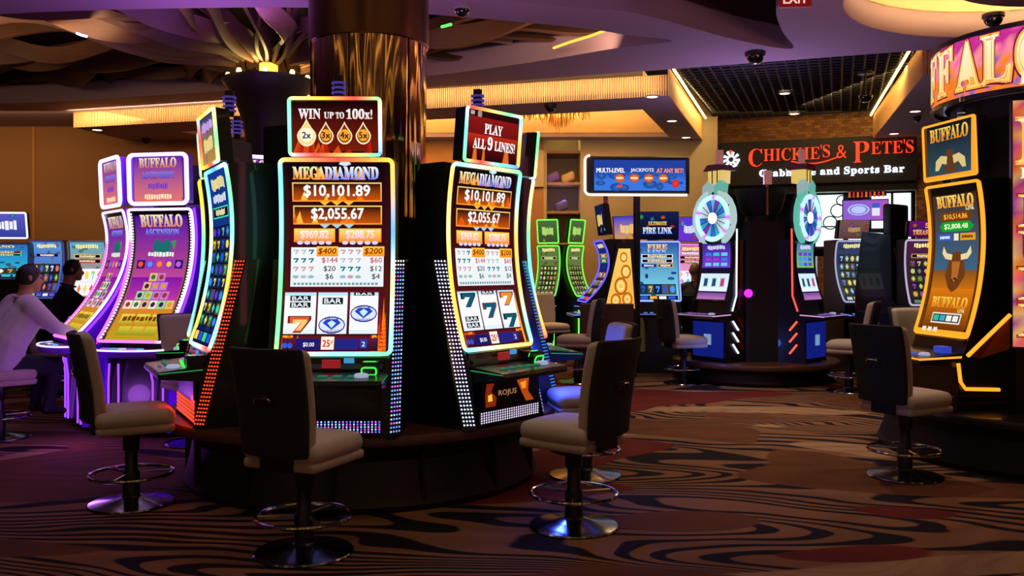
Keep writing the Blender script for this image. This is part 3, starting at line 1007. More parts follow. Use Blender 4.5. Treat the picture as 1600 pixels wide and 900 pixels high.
def art_mega(scr, surf, ws, var=0):
    A_ = Art(scr, surf, ws * 1.0, (434, 256, 599, 549))
    # backdrop flames
    A_.begin('flame_backdrop', M_SCR)
    A_.rect(440, 262, 593, 545, (14, 6, 14), (96, 20, 30), n=12)
    A_.end()
    A_.up()
    A_.begin('flame_backdrop')
    rn = random.Random(3 + var)
    for k in range(26):
        sgn = rn.choice((-1, 1)); cx = 516 + sgn * rn.uniform(56, 78); w = rn.uniform(4, 10); h = rn.uniform(20, 90)
        A_.poly([(cx - w / 2, 545), (cx + w / 2, 545), (cx + w * .3, 545 - h * .6), (cx + w * .1, 545 - h), (cx - w * .3, 545 - h * .5)], rn.choice([(255, 120, 20), (230, 70, 20), (255, 180, 50), (200, 40, 30)]))
    for k in range(10):
        cx = rn.uniform(480, 560)
        A_.poly([(cx - 5, 286), (cx + 5, 286), (cx + 1, 286 - rn.uniform(10, 22))], rn.choice([(255, 170, 60), (230, 100, 40)]))
    A_.end()
    A_.up()
    A_.begin('title_lettering')
    A_.text('MEGA', 473, 276, 50, 19, (255, 250, 190), (255, 150, 30), bold=.05, ser=True)
    A_.text('DIAMOND', 540, 276, 84, 19, (255, 255, 255), (110, 140, 255), bold=.05, ser=True)
    A_.poly([(520, 262.5), (525, 258), (535, 258), (540, 262.5), (530, 266)], (210, 235, 255))
    A_.end()
    for (x0, y0, x1, y1, t, oc) in [(446, 290, 587, 319, '$10,101.89', (255, 190, 60)), (447, 325, 587, 354, '$2,055.67', (160, 220, 250))]:
        A_.begin('jackpot_panel')
        A_.rect(x0, y0, x1, y1, (255, 210, 110), (255, 160, 40)); A_.up()
        flame_panel(A_, x0 + 2, y0 + 2, x1 - 2, y1 - 2, seed=int(y0) + var); A_.up(2)
        for q in (-1, 0, 1):
            A_.poly([(516 + q * 19 - 8, y1), (516 + q * 19 + 8, y1), (516 + q * 19, y1 + 6)], oc)
        A_.text(t, (x0 + x1) / 2, (y0 + y1) / 2 - 1, 104 if len(t) > 9 else 82, 19, (255, 255, 255), bold=.05)
        A_.end(); A_.layer -= 3
    for (x0, x1, t) in [(448, 513, '$969.82'), (519, 586, '$288.75')]:
        A_.begin('jackpot_panel')
        A_.rect(x0, 360, x1, 381, (255, 200, 70), (255, 140, 40)); A_.up()
        A_.rect(x0 + 2, 362, x1 - 2, 379, (255, 225, 120), (250, 150, 60)); A_.up()
        A_.text(t, (x0 + x1) / 2, 370, 44, 14, (255, 250, 250), (255, 190, 210), bold=.05)
        for q in range(5):
            xx = x0 + 10 + q * (x1 - x0 - 20) / 4
            A_.disc(xx, 382, 5, 3, (225, 215, 250), n=8)
        A_.end(); A_.layer -= 2
    # pay table
    A_.begin('pay_table', M_SCR)
    A_.rect(444, 389, 590, 449, (250, 250, 252), (235, 245, 250), n=6)
    A_.end(); A_.up()
    A_.begin('pay_table_print')
    TEAL = (0, 120, 130); PK = (205, 160, 165); GR = (185, 195, 200)
    for r, (y, cl, cr, tl, trr, tc) in enumerate([(396, GR, PK, None, None, None), (409, TEAL, GR, '$144', '$60', (190, 60, 80)), (422, PK, TEAL, '$20', '$12', (60, 60, 70)), (434, GR, PK, '$6', '$4', (60, 60, 70))]):
        for (bx, cc, tt, tx) in ((452, cl, tl, 505), (526, cr, trr, 578)):
            for q in range(3):
                if r == 3:
                    A_.disc(bx + q * 12, y, 5, 2.6, (150, 190, 195) if q != 1 else cc, n=8)
                else:
                    seven(A_, bx + q * 12, y, 8, 7, cc if not (r == 0 and q == 2 and bx < 500) else TEAL)
            if tt:
                A_.text(tt, tx, y, 6.2 * len(tt), 9, tc, bold=.02)
    for q in range(22):
        A_.rect(449 + q * 6.1, 443, 453 + q * 6.1, 446.5, (120, 150, 155), n=1)
    A_.up()
    for (x0, t) in ((484, '$400'), (557, '$200')):
        A_.rect(x0, 387.5, x0 + 34, 403, (255, 205, 70), (255, 150, 20), n=1); A_.up()
        A_.text(t, x0 + 17, 395.2, 28, 10, (150, 40, 0), bold=.04, slant=.15); A_.layer -= 1
    A_.end(); A_.up()
    # reels
    for i, (x0, x1) in enumerate([(437, 486), (489, 535), (539, 583)]):
        cx = (x0 + x1) / 2
        A_.begin('reel', M_SCR)
        A_.rect(x0 - 1.5, 456, x1 + 1.5, 522, (110, 30, 40), (40, 10, 20), n=2); A_.up()
        A_.rect(x0, 458, x1, 520, (190, 235, 250), (235, 245, 250), n=1)
        A_.up(); A_.rect(x0, 463, x1, 514, (250, 252, 255), n=3)
        A_.end(); A_.up()
        A_.begin('reel_symbol')
        if var == 0:
            if i == 0:
                bar(A_, cx, 467, 32, 8); bar(A_, cx, 477, 32, 8)
                seven(A_, cx, 506, 30, 22, (225, 90, 50), (120, 30, 30)); A_.up(); seven(A_, cx + 1, 507, 22, 16, (255, 205, 120)); A_.layer -= 2
            elif i == 1:
                bar(A_, cx, 471, 32, 10); diamond(A_, cx, 507, 42, 26)
            else:
                bar(A_, cx, 460.5, 32, 5); diamond(A_, cx, 490, 42, 26)
        else:
            if i == 0:
                seven(A_, cx, 472, 30, 20, (20, 90, 110), (10, 20, 40)); A_.layer -= 1; bar(A_, cx, 502, 32, 8); bar(A_, cx, 512, 32, 8)
            elif i == 1:
                bar(A_, cx, 461, 32, 6); seven(A_, cx, 490, 30, 22, (20, 90, 120), (150, 40, 50)); A_.layer -= 1
            else:
                seven(A_, cx, 472, 30, 20, (240, 150, 40), (130, 30, 40)); A_.layer -= 1; seven(A_, cx, 508, 30, 20, (20, 90, 110), (10, 20, 40)); A_.layer -= 1
        A_.end(); A_.layer -= 3
    A_.begin('status_bar')
    A_.rect(437, 526, 585, 545, (90, 30, 60), (60, 10, 40), n=1); A_.up()
    A_.rect(458, 527, 494, 543, (30, 26, 110), n=1); A_.rect(519, 527, 554, 543, (40, 36, 130), n=1); A_.rect(497, 524, 517, 543, (255, 245, 225), n=1); A_.rect(557, 528, 568, 541, (40, 60, 170), n=1)
    A_.disc(441, 537, 4, 4, (50, 90, 220)); A_.disc(449, 537, 4, 4, (50, 90, 220)); A_.up()
    A_.text('$0.00', 478, 536, 17, 7, (255, 255, 255)); A_.text('25', 505, 534, 11, 10, (210, 50, 40), bold=.05); A_.text('¢', 513.5, 532, 4, 6, (210, 50, 40)); A_.text('2', 562.5, 535, 5, 7, (240, 245, 255))
    A_.text('NICKELS PLAY PAYLINES', 560, 523.2, 40, 3, (240, 230, 230)) if False else None
    A_.end()


def art_top_win(scr, surf, ws):
    A_ = Art(scr, surf, ws, (447, 162, 579, 242))
    A_.begin('flame_backdrop')
    rn = random.Random(8)
    for k in range(22):
        cx = rn.uniform(449, 577); h = rn.uniform(4, 20) + 22 * abs((cx - 513) / 66) ** 3; w = rn.uniform(3, 8)
        A_.poly([(cx - w, 240), (cx + w, 240), (cx + w * .3, 240 - h)], rn.choice([(190, 30, 16), (140, 16, 16), (220, 80, 20)]))
    A_.end(); A_.up()
    A_.begin('lettering')
    for (s, cx, w, h, dy) in (('WIN', 474, 34, 14, 0), ('UP', 504, 15, 9, 2), ('TO', 521, 13, 9, 2), ('100x!', 551, 40, 14, 0)):
        A_.text(s, cx, 184 + dy, w, h, (255, 255, 255), (255, 215, 215), ser=True, bold=.035)
    A_.end()
    for i, (cx, n) in enumerate([(469, '2x'), (499, '3x'), (528, '4x'), (557, '5x')]):
        A_.begin('flame_badge')
        big = 1.25 if i == 0 else 1.0
        drop = [(cx + 12 * big * cos(a) * (1 if sin(a) < .2 else 1 - (sin(a) - .2) * 1.1), 214 - (13 * big * sin(a) if sin(a) < .3 else 4 + 22 * (sin(a) - .3) * big)) for a in [2 * pi * k / 22 for k in range(22)]]
        A_.poly(drop, (255, 235, 190)); A_.up()
        A_.poly([(cx + (p[0] - cx) * .82, 214 + (p[1] - 214) * .82) for p in drop], (120, 50, 10) if i else (255, 215, 120)); A_.up()
        A_.disc(cx, 214, 8.5 * big, 8.5 * big, (255, 170, 40) if i else (255, 250, 215)); A_.up()
        A_.text(n, cx, 214, 13, 9, (60, 20, 50) if i else (40, 30, 90), bold=.05)
        A_.end(); A_.layer -= 3


def art_top_play(scr, surf, ws):
    A_ = Art(scr, surf, ws, (447, 162, 579, 242))
    A_.begin('backdrop', M_SCR)
    A_.rect(449, 164, 577, 240, (150, 26, 22), (30, 6, 12))
    A_.end(); A_.up()
    A_.begin('flame_backdrop')
    A_.rect(449, 164, 577, 174, (40, 10, 12), n=1); A_.rect(449, 200, 577, 221, (200, 44, 24), (90, 14, 14), n=2)
    for (x, w) in ((462, 12), (486, 8), (540, 18)):
        A_.poly([(x, 240), (x + w, 240), (x + w * .8, 222), (x + w * .3, 218)], (230, 110, 30))
    A_.rect(452, 166, 462, 172, (255, 240, 230), n=1); A_.rect(470, 165, 480, 174, (255, 230, 220), n=1)
    A_.end(); A_.up()
    A_.begin('lettering')
    A_.text('PLAY', 512, 190, 46, 15, (255, 255, 255), ser=True, bold=.03)
    A_.text('ALL', 478, 214, 32, 15, (255, 255, 255), ser=True, bold=.03); A_.text('9', 505, 212, 12, 20, (255, 255, 255), ser=True, bold=.04); A_.text('LINES!', 544, 214, 54, 15, (255, 255, 255), ser=True, bold=.03)
    A_.end()


PAL = [(255, 80, 60), (255, 200, 60), (80, 220, 120), (70, 160, 255), (200, 90, 255), (255, 255, 255), (255, 140, 40), (60, 230, 230)]


def art_generic(scr, surf, ws, seed, title=None, pal=PAL, bg=((30, 40, 120), (20, 20, 60)), tcol=((255, 240, 160), (255, 160, 40)), rows=3, cols=5, panels=2, grid_dark=True, txts=None, tser=True, gtop=.5):
    """a video-slot picture: title, jackpot panels, symbol grid, status bar"""
    rn = random.Random(seed)
    A_ = Art(scr, surf, ws, (0, 0, 100, 170))
    A_.begin('backdrop', M_SCR)
    A_.rect(1, 1, 99, 169, bg[0], bg[1], n=10); A_.end(); A_.up()
    A_.begin('backdrop_print')
    for k in range(18):
        A_.disc(rn.uniform(6, 94), rn.uniform(8, 162), rn.uniform(3, 9), rn.uniform(3, 9), tuple(.6 * v for v in rn.choice(pal)), n=8, g=.55, c2=bg[0])
    A_.end(); A_.up(2)
    if title:
        A_.begin('title_lettering')
        for i, t in enumerate(title):
            A_.text(t, 50, 14 + i * 14, (64 if t == '#' else min(84, 12 * len(t))), 13 if i == 0 else 9, tcol[0] if i == 0 else (230, 240, 255), tcol[1] if i == 0 else (90, 120, 255), ser=tser, bold=.04)
        A_.end()
    y = 36
    for p in range(panels):
        A_.begin('jackpot_panel')
        c = rn.choice(pal)
        if p < 2:
            A_.rect(12, y, 88, y + 11, c); A_.up(); A_.rect(14, y + 1.4, 86, y + 9.6, (16, 12, 24)); A_.up()
            A_.text('#', 50, y + 5.5, 46, 6.5, (255, 235, 190), bold=.04)
        else:
            for (a, b) in ((12, 48), (52, 88)):
                A_.rect(a, y, b, y + 10, rn.choice(pal)); A_.up(); A_.rect(a + 1.5, y + 1.4, b - 1.5, y + 8.6, (20, 16, 40)); A_.up()
                A_.text('#', (a + b) / 2, y + 5, 24, 5.5, (255, 255, 255), bold=.04); A_.layer -= 2
            A_.up(2)
        A_.end(); A_.layer -= 2
        y += 14
    y0 = max(y + 2, 170 * gtop); y1 = 152
    A_.begin('reel_window', M_SCR)
    A_.rect(6, y0, 94, y1, (20, 16, 36) if grid_dark else (235, 240, 248), n=4); A_.end(); A_.up()
    A_.begin('reel_symbol')
    cw = 88 / cols; ch = (y1 - y0) / rows
    for r in range(rows):
        for c in range(cols):
            cx = 6 + cw * (c + .5); cy = y0 + ch * (r + .5)
            A_.rect(cx - cw * .46, cy - ch * .44, cx + cw * .46, cy + ch * .44, tuple(.35 * v for v in rn.choice(pal)) if grid_dark else (250, 250, 255), n=1); A_.up()
            q = rn.random(); cc = rn.choice(pal)
            if q < .35:
                A_.disc(cx, cy, cw * .33, ch * .33, cc, n=10)
            elif q < .65:
                A_.poly([(cx - cw * .3, cy), (cx, cy + ch * .36), (cx + cw * .3, cy), (cx, cy - ch * .36)], cc)
            else:
                seven(A_, cx, cy, cw * .5, ch * .6, cc)
            A_.layer -= 1
    A_.end()
    A_.begin('status_bar')
    A_.rect(3, 155, 97, 167, (26, 22, 60), n=1); A_.up()
    for i in range(4):
        A_.rect(8 + i * 22, 157, 25 + i * 22, 165, rn.choice(pal), n=1)
    A_.end()


def art_label(scr, surf, ws, lines, asp=1.6, bg=None, deco=0, ser=True, pal=PAL, seed=0):
    """topper picture with lines of lettering: (text, cy, width, height, colour, colour2)"""
    A_ = Art(scr, surf, ws, (0, 0, 100, 100 / asp))
    H = 100 / asp
    if bg:
        A_.begin('backdrop', M_SCR); A_.rect(1, 1, 99, H - 1, bg[0], bg[1], n=6); A_.end(); A_.up()
    if deco:
        rn = random.Random(seed)
        A_.begin('backdrop_print')
        for k in range(deco):
            A_.disc(rn.uniform(8, 92), rn.uniform(H * .1, H * .9), rn.uniform(4, 11), rn.uniform(3, 9), rn.choice(pal), n=9, g=.6, c2=bg[1] if bg else None)
        A_.end(); A_.up()
    A_.begin('lettering')
    for (t, cy, w, h, c, c2) in lines:
        A_.text(t, 50, cy * H, w, h * H, c, c2, ser=ser, bold=.04)
    A_.end()
    return A_


# ---------------------------------------------------------------- the near round stand and its five machines
def stand(name, label, cx, cy, r, zt, rb, trim=WOODP, base=DWOOD, n=64, group=None):
    root = thing(name, label, 'machine stand', (cx, cy, 0), 0, group)
    MB().lathe([(rb * .985, 0), (rb, .04), (rb * .97, zt * .35), (rb * .95, zt * .62), (rb * 1.0, zt * .8), (r - .03, zt - .075), (0.45, zt - .075)], 0, 0, n).build('base', base, root, smooth=True)
    MB().lathe([(.45, zt - .075), (r - .02, zt - .075), (r, zt - .06), (r + .004, zt - .03), (r - .01, zt - .004), (r - .03, zt), (.45, zt)], 0, 0, n).build('edge_trim', trim, root, smooth=True)
    return root


R0 = 1.18
ZS = .5
st = stand('machine_stand', 'round dark stand with a walnut edge under the diamond game machines', CX, CY, 1.42, ZS, 1.28)
for i in range(14):
    a = 2 * pi * i / 14
    mb = MB().box(-.012, -1.275, .05, .012, -1.235, .36)
    mb.xf(Matrix.Rotation(a, 4, 'Z')); mb.build('base_rib', DWOOD, st)


def polar(cx, cy, R, deg):
    return cx + R * sin(rad(deg)), cy - R * cos(rad(deg))


def wing_strips(root, W, colfn, z0=.52, z1=1.56, yb=-.235, yt=.02, nx=4, ny=44, wid=.062, sides=(-1, 1), size=.0125, lit=(-1, 1)):
    for s in sides:
        xa = s * (W / 2 - .005); xb = s * (W / 2 + wid)
        lo, hi = min(xa, xb), max(xa, xb)
        wv = []
        for (xx, dy) in ((xa, 0), (xb, wid)):
            wv += [(xx, yb + dy, z0 - .02), (xx, yt + dy, z1), (xx, yt + .25, z1), (xx, yt + .25, z0 - .02)]
        pw = MB().add(wv, [(0, 1, 2, 3), (7, 6, 5, 4), (0, 4, 5, 1), (1, 5, 6, 2), (2, 6, 7, 3), (3, 7, 4, 0)]).build('light_wing', BLACK, root)
        if s not in lit:
            continue
        mb = MB()
        ax = Vector((xb - xa, wid, 0)).normalized(); ay = Vector((0, yt - yb, z1 - z0)).normalized(); nn = ax.cross(ay) * 1
        if nn.y > 0:
            nn = -nn

        def P(a, t):
            e = .06 + .88 * a
            return Vector((xa + (xb - xa) * e, yb + wid * e + (yt - yb) * t, z0 + (z1 - z0) * t)) + nn * .003, ax, ay
        led_dots(mb, P, nx, ny, size, lambda a, t: colfn(a, t))
        mb.build('led_dots', M_NEON, pw, kind='stuff')


def mega(ang, var, label, topart, wingcol, frame_seed, belly, pos=None, lit=(-1, 1)):
    mx, my = pos or polar(CX, CY, R0, ang)
    root, scr, surf, ws = slot(label, mx, my, ang, depth=.30, frame=rain(frame_seed), fr=.0135, group='slot machines on the near round stand', fg=1.25)
    if var < 2:
        art_mega(scr, surf, ws, var)
    else:
        art_generic(scr, surf, ws, 21 + var, ['#', '#'], pal=[(60, 140, 255), (40, 90, 220), (60, 220, 160), (250, 220, 90), (90, 60, 220)], bg=((20, 60, 150), (20, 20, 80)), rows=8, cols=4, panels=1, gtop=.32)
    tscr, tsurf, tws, tb_ = topper(root, 2.195, 2.535, .56, .03, y0=-.06, frame=rain(frame_seed + 5), fg=1.2)
    topart(tscr, tsurf, tws)
    MB().box(-.12, .02, 2.16, .12, .1, 2.24).build('topper_bracket', BLACK, root)
    tower_light(root, .0, .06, 2.53)
    # panel between screen and deck
    MB().prism([(-.17, .90), (-.10, .985), (-.06, .985), (-.12, .90)], 'x', -.30, .30).build('lower_console', DGREY, root)
    d = deck(root, .66, .86, -.14, -.43, edge=(30, 120, 60), fr=.0035, slope=.03, glow=(40, 130, 90))
    MB().box(-.06, -.176, .905, .05, -.165, .955).build('ticket_slot', mat('red_label', (190, 40, 50), emit=.55), root, label='red lit ticket slot')
    MB().box(.07, -.172, .935, .13, -.16, .965).build('card_reader', mat('blue_label', (80, 170, 235), emit=.7), root)
    for k in range(2):
        pts = [(u + .235, -.22 - .05 * k - .02 * (v / .05), .905 - .03 * k + v) for u, v in rr_path(.085, 0, .015, .045, 3)]
        MB().tube(pts, .005, 5, True, col=tuple(lin((60, 255, 70)))).build('note_slot_light', M_NEON, root)
    MB().box(.19, -.26, .86, .285, -.15, .95).build('note_acceptor', BLACK, root)
    MB().box(-.29, -.222, .56, .29, -.20, .80).build('belly_panel', BLACK, root)
    belly(root)
    wing_strips(root, .70, wingcol, lit=lit)
    # bottom row lights
    return root


def rowdots(colfn, nx=26, ny=5, x0=-.30, x1=.30, z0=.525, z1=.60):
    def f(root):
        mb = MB()

        def P(a, t):
            return Vector((x0 + (x1 - x0) * a, -.226, z0 + (z1 - z0) * t)), Vector((1, 0, 0)), Vector((0, 0, 1))
        led_dots(mb, P, nx, ny, .0115, colfn)
        MB().box(x0 - .01, -.222, z0 - .01, x1 + .01, -.2, z1 + .01).build('light_bar', BLACK, root)
        mb.build('led_dots', M_NEON, root, kind='stuff')
    return f


def L3(c, g=1.0):
    return tuple(v * g for v in lin(c))


def belly_art(root):
    sf = lambda u, v, off=0: Vector((u, -.2225 - off, .62 + .17 * v))
    A_ = Art(root, sf, .54, (0, 0, 100, 34))
    A_.begin('belly_art')
    A_.poly([(4, 33), (22, 33), (24, 22), (14, 14), (20, 4), (6, 3), (3, 18)], (150, 40, 16), g=.8)
    A_.poly([(62, 4), (86, 2), (84, 20), (96, 33), (80, 33), (70, 18)], (200, 80, 20), g=.8); A_.up()
    A_.poly([(8, 26), (16, 26), (15, 17), (8, 18)], (255, 200, 60)); A_.poly([(68, 8), (80, 6), (79, 16), (72, 16)], (255, 150, 50))
    A_.up()
    A_.text('ROJUS', 44, 18, 34, 9, (220, 150, 110), bold=.0, g=.7)
    A_.end()


def belly0(root):
    rowdots(lambda a, t: L3(random.choice([(90, 120, 255), (220, 90, 255), (160, 200, 255)]), 1.0), nx=28)(root)


def belly1(root):
    belly_art(root); rowdots(lambda a, t: L3((235, 215, 255), 1.1))(root)


def belly2(root):
    mb = MB()
    for k in range(5):
        z = .535 + k * .026
        mb.box(-.33, -.228, z, .33, -.222, z + .013, col=L3((255, 70, 30), 1.0))
    MB().box(-.34, -.222, .52, .34, -.2, .67).build('light_bar', BLACK, root)
    mb.build('light_stripes', M_NEON, root)


random.seed(2)
mega(1, 0, 'tall diamond slot machine facing the camera under the sign offering wins up to 100x', art_top_win,
     lambda a, t: L3(random.choice([(110, 150, 255), (170, 205, 255), (225, 100, 255), (120, 180, 255)]) if t < .95 else (255, 255, 255), 1.0), 3, belly0, lit=(1,))
mega(51, 1, 'tall diamond slot machine turned right with red topper reading play all 9 lines', art_top_play,
     lambda a, t: L3((200, 215, 255) if t < .3 or t > .8 else (225, 195, 255), 1.3), 11, belly1)


def top_blue(s, f, w):
    art_label(s, f, w, [('#', .25, 70, .2, (210, 170, 255), None), ('#', .6, 60, .3, (255, 230, 150), None)], bg=((40, 50, 110), (190, 150, 60)), deco=8, seed=4)


mega(-61, 2, 'tall blue-screened slot machine turned left with red dotted light wings', top_blue, lambda a, t: L3((255, 66, 34), 1.5), 19, belly2, pos=(-1.96, 6.02))
mega(106, 3, 'slot machine at the right rear of the near round stand showing only its lit edge', top_blue, lambda a, t: L3((80, 150, 255), .8), 23, belly0)
mega(-108, 4, 'slot machine at the left rear of the near round stand behind the blue one', top_blue, lambda a, t: L3((255, 66, 34), .5), 27, belly2)
MB().lathe([(.86, .5), (.86, 1.5), (.45, 1.5)], 0, 0, 40).build('core', BLACKM, st, smooth=True)
for (a, zt_, w) in ((-27.5, 2.46, .44), (26, 1.55, .5), (78.5, 1.9, .4), (-82, 2.0, .4)):
    x, y = polar(0, 0, .84, a)
    mb = MB().box(-w / 2, 0, .5, w / 2, .06, zt_)
    mb.xf(Matrix.Translation((x, y, 0)) @ Matrix.Rotation(rad(a), 4, 'Z'))
    mb.build('filler_panel', BLACKM, st)
    for z in (zt_ - .02, 1.5):
        mb = MB().box(-w / 2 - .004, -.006, z - .008, w / 2 + .004, 0, z)
        mb.xf(Matrix.Translation((x, y, 0)) @ Matrix.Rotation(rad(a), 4, 'Z')); mb.build('panel_strip', DGREY, st)

# ---------------------------------------------------------------- stools
def make_stool(label, x, y, face, group='swivel stools', seat_m=None, detail=True):
    """face: heading in degrees of the sitter, 0 = away from the camera (+y), positive to the right"""
    root = thing('swivel_stool', label, 'stool', (x, y, 0), rad(-face), group)
    proto = STOOL
    for ch in proto:
        c = ch[0].copy(); COL.objects.link(c); c.parent = root
        for g_ in ch[1]:
            q = g_.copy(); COL.objects.link(q); q.parent = c
    return root


def stool_parts():
    parts = []
    # seat cushion: domed rounded block with a lower welt
    mb = MB()

    def f(c):
        k = max(0, 1 - (abs(c.x) / .24) ** 3) * max(0, 1 - (abs(c.y) / .24) ** 3)
        if c.z > 0:
            c.z += .022 * k
        c.x *= 1 - .05 * (c.y > .1) * (c.y - .1) / .13
        return Vector((c.x, c.y + .01, c.z + .565))
    mb.rbox(.47, .47, .10, .045, 4, 4, f)
    seat = mb.build('seat', CREAM, None, smooth=True)
    mb = MB(); mb.rbox(.455, .455, .055, .022, 3, 0, lambda c: Vector((c.x, c.y + .01, c.z + .50)))
    pan = mb.build('seat_pan', CREAM2, None, smooth=True)
    # backrest: bent cushion with dark shell behind

    def bend(c, y0):
        z = c.z + .83
        t = (z - .55) / .55
        yy = -.235 - .03 * t - .075 * max(0, t - .25) ** 1.5 + .9 * c.x * c.x
        w = 1.0 - .10 * (1 - t) ** 2 - .03 * max(0, t - .8)
        return Vector((c.x * w, c.y + yy + y0, z))
    mb = MB(); mb.rbox(.44, .08, .54, .036, 4, 5, lambda c: bend(c, .008))
    back = mb.build('backrest', CREAM, None, smooth=True)
    mb = MB(); mb.rbox(.45, .035, .555, .016, 2, 5, lambda c: bend(c, -.045))
    shell = mb.build('back_shell', BACKF, None, smooth=True)
    mb = MB()
    mb.rbox(.115, .012, .05, .005, 2, 0, lambda c: bend(Vector((c.x, c.y, c.z + .02)), -.067))
    hp = mb.build('handle_plate', DGREY, None)
    mb = MB(); mb.tube([bend(Vector((sx, 0, .018 + dz)), -.078) for sx, dz in ((-.05, -.012), (-.05, .006), (-.035, .012), (.035, .012), (.05, .006), (.05, -.012))], .006, 6)
    hd = mb.build('handle', CHROME, None, smooth=True)
    mb = MB(); mb.rbox(.2, .03, .12, .01, 2, 0, lambda c: Vector((c.x, c.y - .225 + .0, c.z + .53)))
    br = mb.build('back_bracket', POLE, None)
    pole = MB().lathe([(0, .485), (.1, .485), (.1, .47), (.052, .455), (.05, .35), (.038, .335), (.038, .22), (.052, .2), (.052, .06), (.07, .04), (.0, .04)], 0, 0, 20).build('pole', POLE, None, smooth=True)
    ring = MB().tube([(.25 * cos(2 * pi * i / 40), .25 * sin(2 * pi * i / 40), .195) for i in range(40)], .012, 8, True).build('foot_ring', CHROME, None, smooth=True)
    sp = []
    for k in range(3):
        a = rad(90 + 120 * k)
        sp.append(MB().tube([(.05 * cos(a), .05 * sin(a), .20), (.25 * cos(a), .25 * sin(a), .195)], .008, 6).build('spoke', CHROME, None, smooth=True))
    base = MB().lathe([(.255, 0), (.262, .006), (.255, .014), (.2, .024), (.12, .034), (.07, .05), (0, .05)], 0, 0, 40).build('base_plate', DCHROME, None, smooth=True)
    return [(seat, []), (pan, []), (back, []), (shell, [hp, hd]), (br, []), (pole, []), (ring, sp), (base, [])]


STOOL = stool_parts()


def drop_proto():
    for ch, g_ in STOOL:
        for q in g_:
            bpy.data.objects.remove(q)
        bpy.data.objects.remove(ch)


make_stool('cream stool with its dark back to the camera at the central diamond machine', -1.10, 4.74, 24)
make_stool('cream stool at the front right with dark back, beside the right diamond machine', .36, 5.22, -52)
make_stool('stool lit blue on its seat and backrest, just behind the front right stool', .53, 6.5, -100)
make_stool('cream stool at the left with red light on its seat edge', -2.43, 5.72, 62)
make_stool('stool facing the camera beside the player deck of the blue-screened machine', -2.72, 7.7, 140)
make_stool('cream stool in front of the gold-framed machine at the right', 2.84, 6.48, 62)
make_stool('pinkish stool partly hidden behind the gold-framed machine and its deck', 4.15, 8.9, 155)
make_stool('stool with pale seat turned right toward the machines under the restaurant sign', 2.25, 11.75, 72)
make_stool('stool with its back to the right, right of the wheel machine stand', 4.12, 10.95, -62)
make_stool('stool seen frontally behind the right-hand wheel machine', 5.05, 13.5, 175)
make_stool('mauve stool facing left beyond the blue-lit stool', .86, 11.85, -75)
make_stool('stool at the far left of the green-edged machines', .62, 14.4, 150)
make_stool('stool under the seated person in the dark jacket', 2.80, 13.65, 10)
make_stool('stool under the man in the white shirt', -4.55, 7.95, 40)
make_stool('dark stool at the far left edge behind the man in white', -5.9, 9.7, 20)
drop_proto()

# added point lamps standing in for light-wing spill on the neighbouring seats
lamp('POINT', 'wing_spill_red', (-2.12, 5.74, .64), 1.8, (1, .025, .01), shadow_soft_size=.05)
lamp('POINT', 'edge_spill_blue', (.26, 6.33, .84), 22.0, (.03, .07, 1), shadow_soft_size=.06)

# ---------------------------------------------------------------- purple machines at the left
PC = (-3.03, 9.28)


